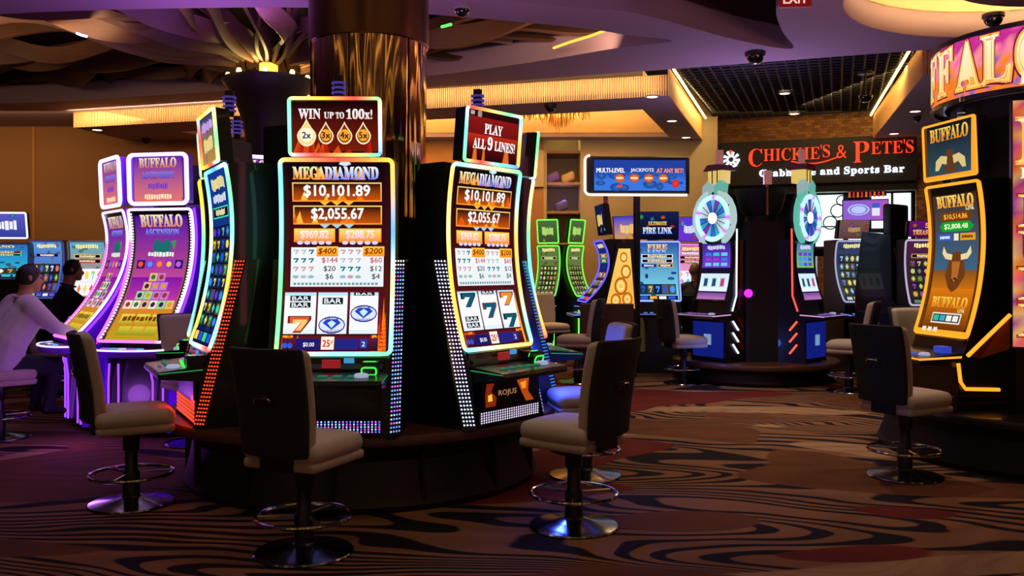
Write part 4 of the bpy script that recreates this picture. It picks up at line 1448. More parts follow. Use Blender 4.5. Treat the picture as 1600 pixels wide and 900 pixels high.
def ascension(ang, label, full=True):
    mx, my = polar(PC[0], PC[1], 1.03, ang)
    root, scr, surf, ws = slot(label, mx, my, ang, z0=.06, W=.66, zb=.86, zt=2.05, prof=(-.46, -.06, -.02), depth=.24, deck_z=.80, base_y=-.36,
                               frame=lambda t: (255, 215, 255) if t < .62 else (255, 120, 250), fr=.013, side=PURPLE, bg=((60, 10, 120), (190, 120, 20)), group='purple curved slot machines', bez=.055, fg=.9)
    # glowing teeth along both edges
    for s in (-1, 1):
        mb = MB()
        n = 44
        for i in range(n):
            v0 = .02 + .96 * i / n; v1 = v0 + .55 / n
            for q in (0,):
                a = [surf(s * .292, v0, .004), surf(s * .325, v0, .004), surf(s * .325, v1, .004), surf(s * .292, v1, .004)]
                mb.add(a, [(0, 1, 2, 3)], L3((255, 225, 250), 1.2))
        mb.build('edge_lights', M_NEON, root, kind='stuff')
        mb = MB()
        mb.tube([surf(s * .335, i / 20, -.03) for i in range(21)], .012, 6, col=L3((235, 40, 230) if s < 0 else (150, 60, 255), 1.0))
        mb.build('edge_tube', M_NEON, root, smooth=True)
    A_ = Art(scr, surf, ws, (205, 335, 290, 515))
    A_.begin('backdrop', M_SCR)
    A_.rect(207, 345, 288, 430, (70, 20, 160), (190, 70, 150), n=6); A_.rect(207, 430, 288, 470, (130, 20, 170), (200, 60, 160), n=4); A_.rect(207, 470, 288, 513, (220, 130, 40), (190, 160, 30), n=4)
    A_.end(); A_.up()
    A_.begin('title_lettering')
    A_.text('BUFFALO', 248, 351, 66, 17, (255, 240, 200), (210, 130, 60), ser=True, bold=.05)
    A_.text('ASCENSION', 248, 367, 54, 9, (150, 170, 255), (60, 60, 200), ser=True, bold=.04)
    A_.poly([(232, 386), (240, 376), (248, 382), (256, 376), (264, 386), (258, 396), (238, 396)], (30, 110, 110)); A_.poly([(262, 380), (270, 378), (268, 392)], (60, 150, 90)); A_.up()
    A_.text('#', 248, 398, 42, 7, (230, 255, 230), (90, 190, 140), bold=.05)
    A_.end()
    A_.begin('credit_meter')
    for i, c in enumerate([(40, 30, 90), (150, 50, 200), (190, 60, 160), (150, 50, 200), (40, 30, 90)]):
        A_.rect(211 + i * 15, 406, 224 + i * 15, 418, c); A_.up(); A_.disc(217 + i * 15, 412, 4, 4, PAL[(i * 3) % 8], n=8); A_.layer -= 1
    A_.end()
    A_.begin('reel_symbol')
    rn = random.Random(ang)
    for r, n in enumerate((2, 3, 4, 6)):
        for c in range(n):
            cx = 248 + (c - (n - 1) / 2) * 13; cy = 430 + r * 12.5
            A_.rect(cx - 6, cy - 5.6, cx + 6, cy + 5.6, rn.choice([(240, 235, 210), (150, 220, 150), (200, 120, 210), (235, 190, 120)])); A_.up()
            A_.disc(cx, cy, 3.6, 3.6, rn.choice([(60, 30, 90), (160, 50, 40), (40, 120, 70), (220, 160, 40)]), n=8); A_.layer -= 1
    A_.end()
    A_.begin('jackpot_panel')
    for i in range(3):
        A_.rect(214 + i * 24, 480, 234 + i * 24, 492, (240, 220, 80), (190, 170, 40)); A_.rect(220 + i * 20, 496, 238 + i * 20, 507, (230, 200, 60), (140, 150, 30))
    A_.up(); A_.text('#', 248, 486, 60, 7, (120, 60, 10), bold=.04)
    A_.end()
    ts, tf, tw, tb2 = topper(root, 2.10, 2.55, .60, .02, y0=-.03, frame=solid((235, 200, 255)), fr=.02, bg=((90, 30, 150), (230, 130, 60)), body=PURPLE, rc=.05, bez=.05, fg=1.1)
    art_label(ts, tf, tw, [('BUFFALO', .17, 76, .20, (255, 240, 200), (200, 110, 60)), ('ASCENSION', .42, 66, .14, (120, 140, 255), (60, 50, 190)), ('#', .64, 40, .14, (120, 60, 200), None), ('#', .86, 56, .12, (255, 235, 190), (230, 160, 110))], asp=1.3,
              bg=((90, 30, 170), (230, 120, 110)))
    # rounded player deck with a white glowing rim
    arc = [(.40 * sin(rad(a)) * .9, -.46 - .20 * cos(rad(a))) for a in range(-90, 91, 12)]
    d = MB().prism(arc, 'z', .74, .80).build('button_deck', PURPLE, root)
    MB().tube([(p[0] * 1.01, p[1] - .004, .80) for p in arc], .009, 6, col=L3((225, 200, 255), 1.0)).build('deck_rim_light', M_NEON, d, smooth=True)
    MB().prism([(p[0] * .85, p[1] * .97 - .01) for p in arc], 'z', .80, .806).build('deck_top', BLACK, d)
    for i in range(5):
        MB().box(-.2 + i * .085, -.58, .806, -.14 + i * .085, -.545, .815).build('button', mat('lit_button_p%d' % (i % 3), [(160, 110, 255), (90, 200, 255), (240, 240, 255)][i % 3], emit=.8), d)
    for xx in (-.27, -.17, .17, .27):
        MB().tube([(xx, -.375, .08), (xx, -.375, .5), (xx * .9, -.40, .66)], .009, 6, col=L3((160, 70, 255), .9)).build('base_light', M_NEON, root, smooth=True)
    return root


ascension(-12, 'purple curved buffalo slot machine facing the camera at the left')
ascension(-50, 'purple curved buffalo slot machine turned left, in front of the man in white')
ascension(30, 'purple curved buffalo slot machine mostly hidden behind the blue-screened machine')
pst = stand('machine_stand', 'low black stand under the purple slot machines', PC[0], PC[1], 1.3, .08, 1.28, trim=BLACK, base=BLACKM)
MB().lathe([(.62, .08), (.62, 2.5), (0, 2.5)], 0, 0, 24).build('core', BLACKM, pst, smooth=True)
for a in (-32, 9, 52, -75):
    x, y = polar(0, 0, .9, a)
    mb = MB().box(-.16, 0, .08, .16, .05, 2.1); mb.xf(Matrix.Translation((x, y, 0)) @ Matrix.Rotation(rad(a), 4, 'Z')); mb.build('filler_panel', PURPLE, pst)
lamp('POINT', 'stand_purple_glow', (-3.7, 7.55, .35), 7, (.5, .12, 1), shadow_soft_size=.1)
lamp('POINT', 'stand_purple_glow', (-2.6, 7.75, .3), 5, (.5, .12, 1), shadow_soft_size=.1)
lamp('POINT', 'topper_purple_glow', (-3.4, 8.0, 2.85), 22, (.55, .18, 1), shadow_soft_size=.15)  # unseen point lamp added to turn the soffit purple

# ---------------------------------------------------------------- right carousel with the gold-framed machine
RC = (4.57, 7.4)
rs = stand('machine_stand', 'dark stand at the right edge under the gold-framed machine and ring sign', RC[0], RC[1], 1.5, .42, 1.44, trim=BLACK, base=BLACKM)
MB().lathe([(.85, .42), (.85, 2.85), (0, 2.85)], 0, 0, 40).build('core', BLACKM, rs, smooth=True)
AMB = (255, 150, 38)
gx, gy = 3.56, 7.2
root, scr, surf, ws = slot('gold-framed buffalo slot machine at the right turned toward its cream stool', gx, gy, -82, z0=.42, zb=.97, zt=2.18, frame=solid(AMB), fr=.012, deck_z=.82, bg=((40, 24, 14), (120, 60, 10)), bez=.06, fg=1.0)
for s in (1,):
    MB().grid(lambda q, t: surf(.305 + .04 * q, t, .004), 1, 16, col=L3(AMB, .9)).build('light_band', M_NEON, root)
MB().grid(lambda q, t: surf(-.345 + .69 * q, .033 * t, .004), 8, 1, col=L3(AMB, .9)).build('light_band', M_NEON, root)
A_ = Art(scr, surf, ws, (1450, 298, 1528, 512))
A_.begin('backdrop', M_SCR)
A_.rect(1452, 300, 1526, 312, (20, 14, 10), n=1); A_.rect(1452, 312, 1526, 420, (70, 40, 20), (60, 100, 130), n=6); A_.rect(1452, 420, 1526, 446, (130, 80, 30), (200, 110, 20), n=2); A_.rect(1452, 446, 1526, 510, (220, 120, 20), (90, 40, 10), n=4)
A_.end(); A_.up()
A_.begin('title_lettering')
A_.text('BUFFALO', 1490, 322, 62, 17, (255, 220, 110), (240, 150, 30), ser=True, bold=.05); A_.text('LINK', 1514, 333, 14, 6, (255, 230, 170), ser=True)
A_.end()
for (t, y, c, tcx) in (('$10,514.86', 344, (110, 60, 20), (255, 180, 60)), ('$2,808.48', 358, (20, 160, 50), (240, 255, 200))):
    A_.begin('jackpot_panel')
    A_.poly([(1460, y), (1466, y - 7), (1512, y - 7), (1519, y), (1512, y + 7), (1466, y + 7)], c); A_.up(); A_.text(t, 1489, y, 40, 8, tcx, bold=.05); A_.end(); A_.layer -= 1
A_.begin('jackpot_panel')
A_.rect(1458, 368, 1482, 378, (50, 90, 190)); A_.rect(1496, 368, 1521, 378, (230, 160, 40)); A_.rect(1485, 368, 1493, 378, (240, 230, 200)); A_.up()
A_.text('#', 1470, 373, 18, 5, (240, 245, 255)); A_.text('#', 1508, 373, 18, 5, (60, 20, 0)); A_.end()
A_.begin('bull_picture')
A_.poly([(1474, 428), (1478, 405), (1484, 394), (1498, 394), (1504, 405), (1508, 428), (1498, 446), (1490, 452), (1482, 446)], (110, 60, 24)); A_.up()
A_.poly([(1484, 398), (1474, 396), (1468, 386), (1466, 396), (1472, 404), (1483, 406)], (240, 215, 160)); A_.poly([(1498, 398), (1508, 396), (1514, 386), (1516, 396), (1510, 404), (1499, 406)], (240, 215, 160))
A_.poly([(1484, 408), (1498, 408), (1496, 432), (1491, 438), (1486, 432)], (180, 104, 44)); A_.disc(1491, 434, 5, 4, (60, 30, 14), n=10)
A_.end()
A_.begin('title_lettering')
A_.text('BUFFALO', 1490, 466, 60, 15, (255, 210, 70), (230, 130, 20), ser=True, bold=.05); A_.text('LINK', 1513, 477, 12, 5, (255, 220, 140), ser=True)
A_.end()
A_.begin('credit_meter')
A_.rect(1466, 481, 1516, 496, (240, 230, 200)); A_.up(); A_.rect(1468, 483, 1514, 494, (50, 30, 90))
A_.up()
for i, c in enumerate([(50, 190, 150), (60, 170, 190), (245, 240, 225), (245, 240, 225)]):
    A_.rect(1470 + i * 11, 484.5, 1479 + i * 11, 492.5, c, n=1)
A_.layer -= 1
for i in range(3):
    A_.rect(1455 + i * 10, 502, 1462 + i * 10, 508, (235, 235, 210), n=1)
A_.end()
ts, tf, tw, tb3 = topper(root, 2.23, 2.68, .68, .02, y0=-.04, frame=solid(AMB), fr=.010, bg=((30, 20, 16), (40, 60, 70)), bez=.05)
MB().box(.30, -.07, 2.235, .34, -.06, 2.675).build('light_band', mat('amber_band', AMB, emit=1.25), root)
MB().box(-.34, -.05, 2.232, .34, -.043, 2.262).build('light_band', MATS['amber_band'], root)
A_ = art_label(ts, tf, tw, [('BUFFALO', .2, 84, .24, (255, 215, 90), (230, 130, 20))], asp=1.45, bg=((24, 20, 20), (50, 80, 96)))
A_.up(); A_.begin('bull_picture')
A_.poly([(38, 62), (40, 44), (46, 34), (58, 34), (64, 44), (66, 62)], (96, 58, 34)); A_.up()
for sg in (-1, 1):
    A_.poly([(52 + sg * 6, 42), (52 + sg * 20, 40), (52 + sg * 32, 46), (52 + sg * 34, 58), (52 + sg * 26, 58), (52 + sg * 18, 50), (52 + sg * 8, 52)], (224, 196, 130))
A_.end()
tower_light(root, .02, .04, 2.68, (230, 220, 210), 2, .03)
d = deck(root, .66, .82, -.16, -.52, edge=AMB, fr=.009, slope=.03, glow=(70, 110, 255))
MB().box(-.25, -.42, .835, .02, -.25, .842).build('deck_screen', mat('amber_deck_print', (170, 110, 20), emit=.45), d)
MB().box(-.28, -.5, .832, -.1, -.44, .838).build('deck_print', mat('red_deck_print', (200, 40, 30), emit=.5), d)
MB().box(.17, -.3, .85, .28, -.22, .90).build('note_acceptor', mat('blue_acceptor', (60, 80, 230), emit=.6), root)
MB().tube([(.355, -.215, .78), (.36, -.20, .64), (.362, -.16, .585), (.365, .12, .575)], .014, 8, col=L3(AMB, 1.0)).build('corner_light', M_NEON, root, smooth=True)
for z in (.52, .47):
    MB().box(-.36, -.25, z, .37, .2, z + .014).build('base_trim', mat('bronze_trim', (110, 70, 40), .3, .9), root)
# light arm that climbs from the deck to the vertical panel
P0 = atd(1512, 556, 6.5); P1 = atd(1578, 492, 6.55); P2 = atd(1578, 545, 6.6); P3 = atd(1532, 560, 6.6)
ro = Vector((RC[0], RC[1], 0))
mb = MB()
th = Vector((.05, .10, 0))
q = [P0 - ro, P1 - ro, P2 - ro, P3 - ro]
mb.add(q + [p + th for p in q], [(3, 2, 1, 0), (4, 5, 6, 7), (0, 1, 5, 4), (1, 2, 6, 5), (2, 3, 7, 6), (3, 0, 4, 7)])
arm = mb.build('light_arm', mat('orange_panel', (170, 82, 24), .4, noise=.1), rs)
MB().tube([q[0] - th * .06, q[1] - th * .06], .015, 8, col=L3(AMB, 1.1)).build('arm_light', M_NEON, arm, smooth=True)
# vertical lit panel
panel_M = Matrix.Translation((4.12 - RC[0], 6.52 - RC[1], 0)) @ Matrix.Rotation(rad(-20), 4, 'Z')
psf = lambda u, v, off=0: panel_M @ Vector((u, -off, .92 + 1.83 * v))
pb = MB().box(-.43, .005, .90, .43, .09, 2.76); pb.xf(panel_M); pob = pb.build('vertical_panel', BLACK, rs)


def paint_cols(seed):
    rn = random.Random(seed)
    base = [(255, 150, 60), (255, 110, 110), (210, 70, 130), (255, 190, 110), (170, 60, 150), (250, 120, 50), (255, 100, 60)]
    tab = {}

    def f(s, t):
        k = (round(s * 40), round(t * 40))
        if k not in tab:
            tab[k] = L3(rn.choice(base), .55 + .3 * rn.random())
        return tab[k]
    return f


psc = MB().grid(lambda s, t: psf((s - .5) * .84, t, 0), 8, 22, cfn=paint_cols(3)).build('panel_screen', M_SCR, rs)
A_ = Art(psc, psf, .84, (0, 0, 84, 183))
A_.up(2); A_.begin('panel_lettering')
A_.text('B', 18, 30, 30, 34, (255, 190, 90), bold=.06, ser=True); A_.up(); A_.text('B', 18, 30, 28, 32, (255, 245, 190), (255, 215, 120), bold=.02, ser=True); A_.layer -= 1
A_.text('LINK', 20, 54, 30, 8, (255, 250, 220), ser=True, bold=.04)
for i, chh in enumerate('BUFF'):
    y = 82 + i * 27
    A_.text(chh, 20, y, 34, 25, (140, 30, 30), bold=.06, ser=True); A_.up(); A_.text(chh, 20, y, 32, 23.5, (255, 190, 80), bold=.035, ser=True); A_.up(); A_.text(chh, 20, y, 30, 22, (255, 248, 205), bold=.0, ser=True); A_.layer -= 2
for i, chh in enumerate('ALOLINK'):
    A_.text(chh, 60, 20 + i * 24, 26, 20, (255, 240, 190), (255, 200, 100), bold=.03, ser=True)
A_.end()
# ring sign
RR = 1.0
Z0, Z1 = 2.86, 3.35
FACE = -31.7
rsign = thing('ring_sign', 'curved pink and orange ring sign with big cream western letters at the top right', 'sign', (RC[0], RC[1], 0))
MB().lathe([(RR - .1, Z0), (RR - .004, Z0), (RR - .004, Z1), (RR - .1, Z1), (RR - .1, Z0)], 0, 0, 80).build('ring_body', BLACK, rsign, smooth=True)
for z in (Z0, Z1):
    MB().lathe([(RR - .02, z - .025), (RR + .012, z - .025), (RR + .012, z + .012), (RR - .02, z + .012)], 0, 0, 80).build('ring_rim', BLACK, rsign, smooth=True)


def rsf(u, v, off=0):
    a = rad(FACE) + u / RR
    r = RR + off
    return Vector((r * sin(a), -r * cos(a), Z0 + (Z1 - Z0) * v))


def rcol(s, t):
    rn = random.Random(int(s * 800) * 31 + int(t * 10))
    top = (205, 50, 150); mid = (255, 140, 150); low = (255, 130, 40)
    k = t + rn.uniform(-.12, .12)
    c = top if k > .75 else mid if k > .42 else low
    if rn.random() < .12:
        c = (120, 90, 190) if k < .5 else (240, 90, 170)
    return L3(c, .85 + .35 * rn.random())


rscr = MB().grid(lambda s, t: rsf((s - .5) * 2 * pi * RR * .999, .03 + .94 * t, 0), 120, 10, cfn=rcol).build('ring_screen', M_SCR, rsign, smooth=True)
A_ = Art(rscr, rsf, 2 * pi * RR, (-pi * RR, 0, pi * RR, Z1 - Z0))
for rep in (0, 180):
    for i, chh in enumerate('BUFFALO'):
        A_.layer = 3
        cx = rad(-27 - (5 - i) * 15.5 + rep)
        if i == 4: cx += rad(1)
        A_.begin('letter')
        for (w, h, c, c2, b) in ((.27, .40, (110, 20, 60), None, .07), (.258, .385, (255, 180, 70), None, .05), (.24, .365, (255, 255, 225), (255, 215, 120), .02), (.212, .34, (250, 175, 70), None, -.018), (.203, .332, (255, 250, 215), (255, 225, 150), -.03)):
            A_.text(chh, cx, .235, w * .92, h, c, c2, bold=b, ser=True); A_.up()
        A_.end()
    A_.begin('lettering'); A_.text('LINK', rad(-8 + rep), .42, .3, .09, (255, 245, 205), ser=True, bold=.03); A_.end()
lamp('POINT', 'ring_sign_spill', (3.25, 6.3, 3.75), 8, (1, .35, .35), shadow_soft_size=.2)

# ---------------------------------------------------------------- wheel machines
WC = (3.33, 12.3)
ws_ = stand('machine_stand', 'dark stand with a walnut edge under the two wheel machines', WC[0], WC[1], 1.12, .28, 1.02)
core = MB().prism([(1.0 * .62 * cos(rad(a)), .62 * sin(rad(a))) for a in range(-157, 203, 45)], 'z', .28, 2.12).build('core', BLACKM, ws_)
MB().lathe([(.2, 2.12), (.2, 2.2), (.27, 2.28), (.33, 2.50), (.34, 2.56), (.3, 2.56), (.22, 2.3), (0, 2.3)], 0, -.3, 24).build('bucket_top', BLACKM, ws_, smooth=True)
MB().tube([(0, -.62, 2.2), (0, -.62, 2.62)], .02, 8).build('topper_post', mat('bronze_post', (130, 84, 60), .4, .6), ws_)
MB().box(-.05, -.65, 2.6, .05, -.6, 2.78).build('topper_lamp', mat('pink_lamp', (200, 120, 120), emit=.5), ws_)


def wheel_machine(ang, label, edge, pal, seed, scr2):
    mx, my = polar(WC[0], WC[1], .72, ang)
    root, scr, surf, wsn = slot(label, mx, my, ang, z0=.28, W=.66, zb=1.08, zt=1.86, prof=(-.12, -.02, -.01), depth=.3, deck_z=.90, base_y=-.14, bg=((26, 20, 50), (20, 16, 40)), group='wheel slot machines', name='wheel_slot_machine', bez=.05)
    A_ = Art(scr, surf, wsn, (0, 0, 100, 140))
    A_.begin('upper_picture', M_SCR); A_.rect(4, 4, 96, 62, scr2[0], scr2[1]); A_.end(); A_.up()
    A_.begin('upper_picture_print')
    A_.text('#', 50, 14, 56, 11, (225, 225, 255), (120, 110, 255), bold=.05)
    rn = random.Random(seed)
    for r in range(3):
        for c in range(3):
            A_.rect(14 + c * 26, 26 + r * 12, 34 + c * 26, 34 + r * 12, rn.choice(pal), n=1)
    A_.end()
    A_.begin('reel_window', M_SCR); A_.rect(4, 76, 96, 118, (215, 240, 250), (235, 250, 255)); A_.end()
    A_.begin('reel_symbol')
    for c in range(3):
        A_.rect(14 + c * 27, 84, 32 + c * 27, 110, (150, 200, 215), n=1); A_.up(); A_.rect(17 + c * 27, 88, 29 + c * 27, 106, (30, 80, 110) if c < 2 else (200, 60, 130), n=1); A_.layer -= 1
    A_.end()
    A_.begin('status_bar'); A_.rect(4, 121, 96, 137, (110, 70, 150), (190, 120, 190)); A_.end()
    for s in (-1, 1):
        MB().tube([(s * .335, -.05, .95), (s * .338, .02, 1.15), (s * .338, .03, 2.02)], .012, 6, col=L3(edge, .9)).build('edge_tube', M_NEON, root, smooth=True)
        for k in range(3):
            MB().tube([(s * .336, -.14 + .10, .82 - k * .15), (s * .336, -.08 + .14, .70 - k * .15)], .013, 6, col=L3(edge, 1.0)).build('chevron_light', M_NEON, root)
    MB().box(-.27, -.165, .34, .27, -.14, .80).build('belly_panel', mat('blue_belly', (30, 50, 190), .4, emit=.35), root)
    MB().box(-.06, -.17, .5, .07, -.166, .64).build('belly_badge', mat('pale_badge', (150, 190, 240), emit=.6), root)
    deck(root, .68, .90, -.08, -.40, edge=(210, 150, 210), fr=.006, glow=(160, 110, 230))
    # wheel with sectors, rim and hub
    cz = 2.17; R = .30; yw = -.06
    MB().lathe([(0, 0), (R + .05, 0), (R + .05, .1), (0, .1)], 0, 0, 40).xf(Matrix.Translation((0, yw + .11, cz)) @ Matrix.Rotation(pi / 2, 4, 'X')).build('wheel_housing', DGREY, root, smooth=True)
    wh = MB()
    n = 18
    rn = random.Random(seed)
    for i in range(n):
        a0 = 2 * pi * i / n; a1 = 2 * pi * (i + 1) / n
        c = L3(pal[i % len(pal)] if rn.random() < .75 else (220, 245, 255), .9); c2 = tuple(v * .55 for v in c)
        wh.add([(.07 * cos(a0), yw, cz + .07 * sin(a0)), (R * .84 * cos(a0), yw, cz + R * .84 * sin(a0)), (R * .84 * cos(a1), yw, cz + R * .84 * sin(a1)), (.07 * cos(a1), yw, cz + .07 * sin(a1))], [(0, 1, 2, 3)], [c2, c, c, c2])
    wo = wh.build('wheel', M_SCR, root)
    rim = MB()
    rim.tube([(R * .93 * cos(2 * pi * i / 40), yw - .01, cz + R * .93 * sin(2 * pi * i / 40)) for i in range(40)], .034, 8, True, cols=[L3((190, 235, 250) if i % 9 else (220, 90, 240), .75) for i in range(40)])
    rim.build('wheel_rim', M_NEON, wo, smooth=True)
    for i in range(n):
        a0 = 2 * pi * i / n
        MB().tube([(.07 * cos(a0), yw - .006, cz + .07 * sin(a0)), (R * .84 * cos(a0), yw - .006, cz + R * .84 * sin(a0))], .005, 4, col=L3((30, 40, 110))).build('spoke', M_PRT, wo)
    MB().lathe([(0, 0), (.075, 0), (.075, .02), (0, .03)], 0, 0, 20).xf(Matrix.Translation((0, yw - .004, cz)) @ Matrix.Rotation(pi / 2, 4, 'X')).build('hub', mat('white_hub', (255, 255, 255), emit=1.3), wo, smooth=True)
    # pale leaf-shaped surround and little house on top
    for s in (-1, 1):
        for k in range(3):
            a = rad(90 - s * (38 + 46 * k))
            cx, czz = (R + .035) * cos(a), cz + (R + .035) * sin(a)
            pts = []
            for q in range(10):
                b = 2 * pi * q / 10
                lx = .045 * cos(b); ly = .15 * sin(b)
                pts.append((cx + lx * cos(a) - ly * sin(a) * 1.0, czz + lx * sin(a) + ly * cos(a)))
            MB().prism(pts, 'y', yw - .01, yw + .05).build('leaf', mat('mint_leaf_%d' % seed, [(205, 235, 235), (110, 215, 190)][seed % 2], emit=.7), root)
    for (dx, c) in ((-.11, (190, 225, 225)), (.11, (130, 225, 205))):
        MB().prism([(dx - .09, cz + R - .02), (dx + .07, cz + R + .0), (dx + .09, cz + R + .14), (dx, cz + R + .2), (dx - .1, cz + R + .12)], 'y', yw + .0, yw + .08).build('crest', mat('crest_%d_%d' % (c[0], seed), c, emit=.55), root)
    hz = cz + R + .16
    MB().prism([(-.11, hz), (.11, hz), (.12, hz + .17), (-.12, hz + .17)], 'y', yw + .02, yw + .2).build('lantern_house', mat('lantern_glow', (240, 205, 110), emit=.85), root)
    MB().prism([(-.17, hz + .17), (.17, hz + .17), (.10, hz + .25), (-.10, hz + .25)], 'y', yw - .02, yw + .24).build('lantern_roof', mat('lantern_roof', (120, 70, 90), .5), root)
    for xx in (-.04, .05):
        MB().box(xx, yw + .012, hz, xx + .012, yw + .02, hz + .17).build('lantern_bar', DGREY, root)
    MB().box(-.03, yw + .08, hz + .25, .05, yw + .14, hz + .45).build('topper_lamp', mat('pink_lamp', (200, 120, 120), emit=.5), root)
    return root


wheel_machine(-58, 'wheel slot machine with white edge lights, on the left of its stand', (215, 225, 255), [(110, 200, 245), (60, 120, 235), (60, 190, 220), (150, 60, 200)], 4, ((60, 40, 150), (120, 60, 210)))
wheel_machine(48, 'wheel slot machine with red edge lights, on the right of its stand', (255, 90, 70), [(60, 90, 235), (90, 140, 250), (120, 60, 220), (60, 160, 240)], 5, ((60, 120, 170), (130, 200, 60)))
MB().lathe([(.0, 0), (.05, 0), (.055, .03), (.0, .04)], 0, 0, 16).xf(Matrix.Translation((-.25, -.60, 1.18)) @ Matrix.Rotation(pi / 2, 4, 'X')).build('magenta_lamp', mat('magenta_lamp', (220, 40, 230), emit=2.0), ws_, smooth=True)
lamp('POINT', 'belly_blue_glow', (2.55, 11.35, .45), 2.5, (.1, .2, 1), shadow_soft_size=.05)


# ---------------------------------------------------------------- other machines farther back
def far_slot(label, px, D, ang, title, seed, frame, top=None, group=None, z0=.3, zb=1.03, zt=1.9, W=.66, pal=PAL, bg=((30, 40, 130), (20, 30, 90)), rows=3, cols=5, panels=2, prof=(-.2, 0, -.02), deckedge=(120, 120, 255), fr=.012, side=None, fg=.9, tz=(1.93, 2.34), gtop=.5, grid_dark=True, tbg=((20, 30, 80), (10, 10, 30)), tframe=None):
    x = (px - 800) / F * D
    root, scr, surf, ws = slot(label, x, D, ang, z0=z0, W=W, zb=zb, zt=zt, prof=prof, depth=.4, deck_z=.86, base_y=-.24, frame=frame, fr=fr, bg=bg, group=group, side=side, fg=fg)
    art_generic(scr, surf, ws, seed, title, pal, bg, rows=rows, cols=cols, panels=panels, gtop=gtop, grid_dark=grid_dark)
    MB().box(-W / 2 + .02, -.3, 0, W / 2 - .02, .4, z0).build('base', DWOOD, root)
    deck(root, W, .86, -.16, -.46, edge=deckedge, fr=.006)
    if top:
        ts, tf, tw, tb_ = topper(root, tz[0], tz[1], W * .94, .06, y0=.0, frame=tframe, bg=tbg)
        art_label(ts, tf, tw, top, bg=tbg, asp=W * .94 / (tz[1] - tz[0]), deco=5, seed=seed)
    return root


BLU = [(60, 160, 255), (140, 220, 255), (255, 255, 255), (40, 90, 220), (255, 180, 60)]
far_slot('fire-themed slot machine with blue screen below the hanging jackpot sign', 1027, 13.2, -4, ['FIRE', 'LINK'], 31, solid((150, 160, 255)),
         [('ULTIMATE', .42, 46, .13, (255, 230, 120), (255, 170, 40)), ('FIRE LINK', .68, 74, .22, (255, 255, 255), (120, 170, 255))], pal=BLU, bg=((40, 80, 170), (130, 225, 245)), gtop=.72, rows=1, panels=3)
far_slot('colourful slot machine with lilac top, behind the person in the dark jacket', 1083, 14.75, 12, ['#', '#'], 32, solid((200, 120, 255)),
         [('#', .5, 60, .4, (240, 245, 255), None)], pal=[(255, 90, 140), (255, 200, 90), (220, 120, 255), (255, 255, 255), (90, 200, 255)], bg=((220, 90, 150), (240, 200, 230)), grid_dark=False, tbg=((80, 60, 220), (110, 50, 200)), z0=.3, tz=(1.95, 2.35))
fx = far_slot('slot machine seen side-on with a violet edge light, left of the gold art panel', 941, 12.9, -84, ['#'], 33, solid((110, 90, 255)), [('#', .5, 60, .4, (255, 220, 120), None)], prof=(-.30, .0, -.06), z0=.3, tz=(1.98, 2.42))
tower_light(fx, 0, .05, 2.42, (230, 80, 60), 3, .04)
far_slot('green and blue slot machine half hidden behind the sign pole', 986, 14.3, -35, ['#'], 34, solid((90, 230, 120)), [('#', .5, 60, .4, (255, 210, 120), None)], pal=[(90, 220, 120), (60, 160, 255), (240, 230, 90)], bg=((40, 110, 160), (60, 190, 110)), tbg=((60, 60, 200), (220, 160, 60)))
fst = stand('machine_stand', 'dark stand under the fire-themed machine and the jackpot sign pole', (995 - 800) / F * 13.7, 13.75, .62, .3, .56, trim=DWOOD)
# gold art end panel
gp = thing('art_panel', 'glowing gold swirl art panel standing between two slot machines', 'light panel', ((970 - 800) / F * 12.42, 12.42, 0), rad(-4))
MB().prism([(-.20, .0), (.22, .0), (.22, .9), (.17, 1.86), (-.05, 1.86), (-.24, .9)], 'y', .0, .12).build('frame', BLACK, gp)
gsf = lambda u, v, off=0: Vector((u, -.002 - off, .72 + 1.08 * v))
gm = MB().add([(-.215, -.002, .95), (.195, -.002, .95), (.13, -.002, 1.78), (-.03, -.002, 1.78)], [(0, 1, 2, 3)], [L3((255, 190, 80)), L3((255, 170, 60)), L3((255, 210, 110)), L3((255, 200, 90))]).build('lit_face', M_SCR, gp)
A_ = Art(gm, lambda u, v, off=0: Vector((u, -.004 - off, .95 + .83 * v)), .4, (0, 0, 40, 83))
A_.begin('swirl')
for (cx, cy, r) in ((24, 12, 5), (27, 32, 7), (20, 52, 9), (29, 70, 7), (13, 72, 7)):
    A_.ring(cx, cy, r, r * 1.4, .28, (190, 100, 20)); A_.ring(cx, cy, r * .5, r * .7, .4, (255, 235, 150))
A_.end()
MB().box(-.56, -.30, 0, .16, -.02, 1.02).build('planter_box', mat('planter_wood', (70, 46, 32), .6, noise=.2), gp)
# jackpot sign on a pole
sg = thing('jackpot_sign', 'wide blue jackpot sign with a white neon edge on a black pole', 'sign', ((997 - 800) / F * 12.6, 12.6, 0), rad(3))
MB().tube([(0, .1, .28), (0, .1, 2.62)], .05, 10).build('pole', POLE, sg, smooth=True)
zA, zB = 2.54, 3.09
MB().rbox(1.5, .16, zB - zA, .05, 3, 0, lambda c: Vector((c.x, c.y + .1, c.z + (zA + zB) / 2))).build('sign_box', DGREY, sg, smooth=True)
ssf = lambda u, v, off=0: Vector((u, .012 - off, zA + .06 + (zB - zA - .12) * v))
sscr = MB().grid(lambda s, t: ssf(-.62 + 1.3 * s, t, 0), 6, 3, cfn=lambda s, t: L3((60, 120, 225) if t < .4 else (36, 66, 160), 1.0)).build('sign_screen', M_SCR, sg)
A_ = Art(sscr, lambda u, v, off=0: ssf(u + .03, v, off), 1.3, (930, 248, 1081, 304))
A_.begin('backdrop_print')
rn = random.Random(5)
for k in range(16):
    A_.disc(rn.uniform(940, 1072), rn.uniform(270, 300), rn.uniform(5, 14), rn.uniform(3, 8), (60, 130, 220), n=9, c2=(30, 70, 160), g=.8)
A_.end(); A_.up(2); A_.begin('lettering')
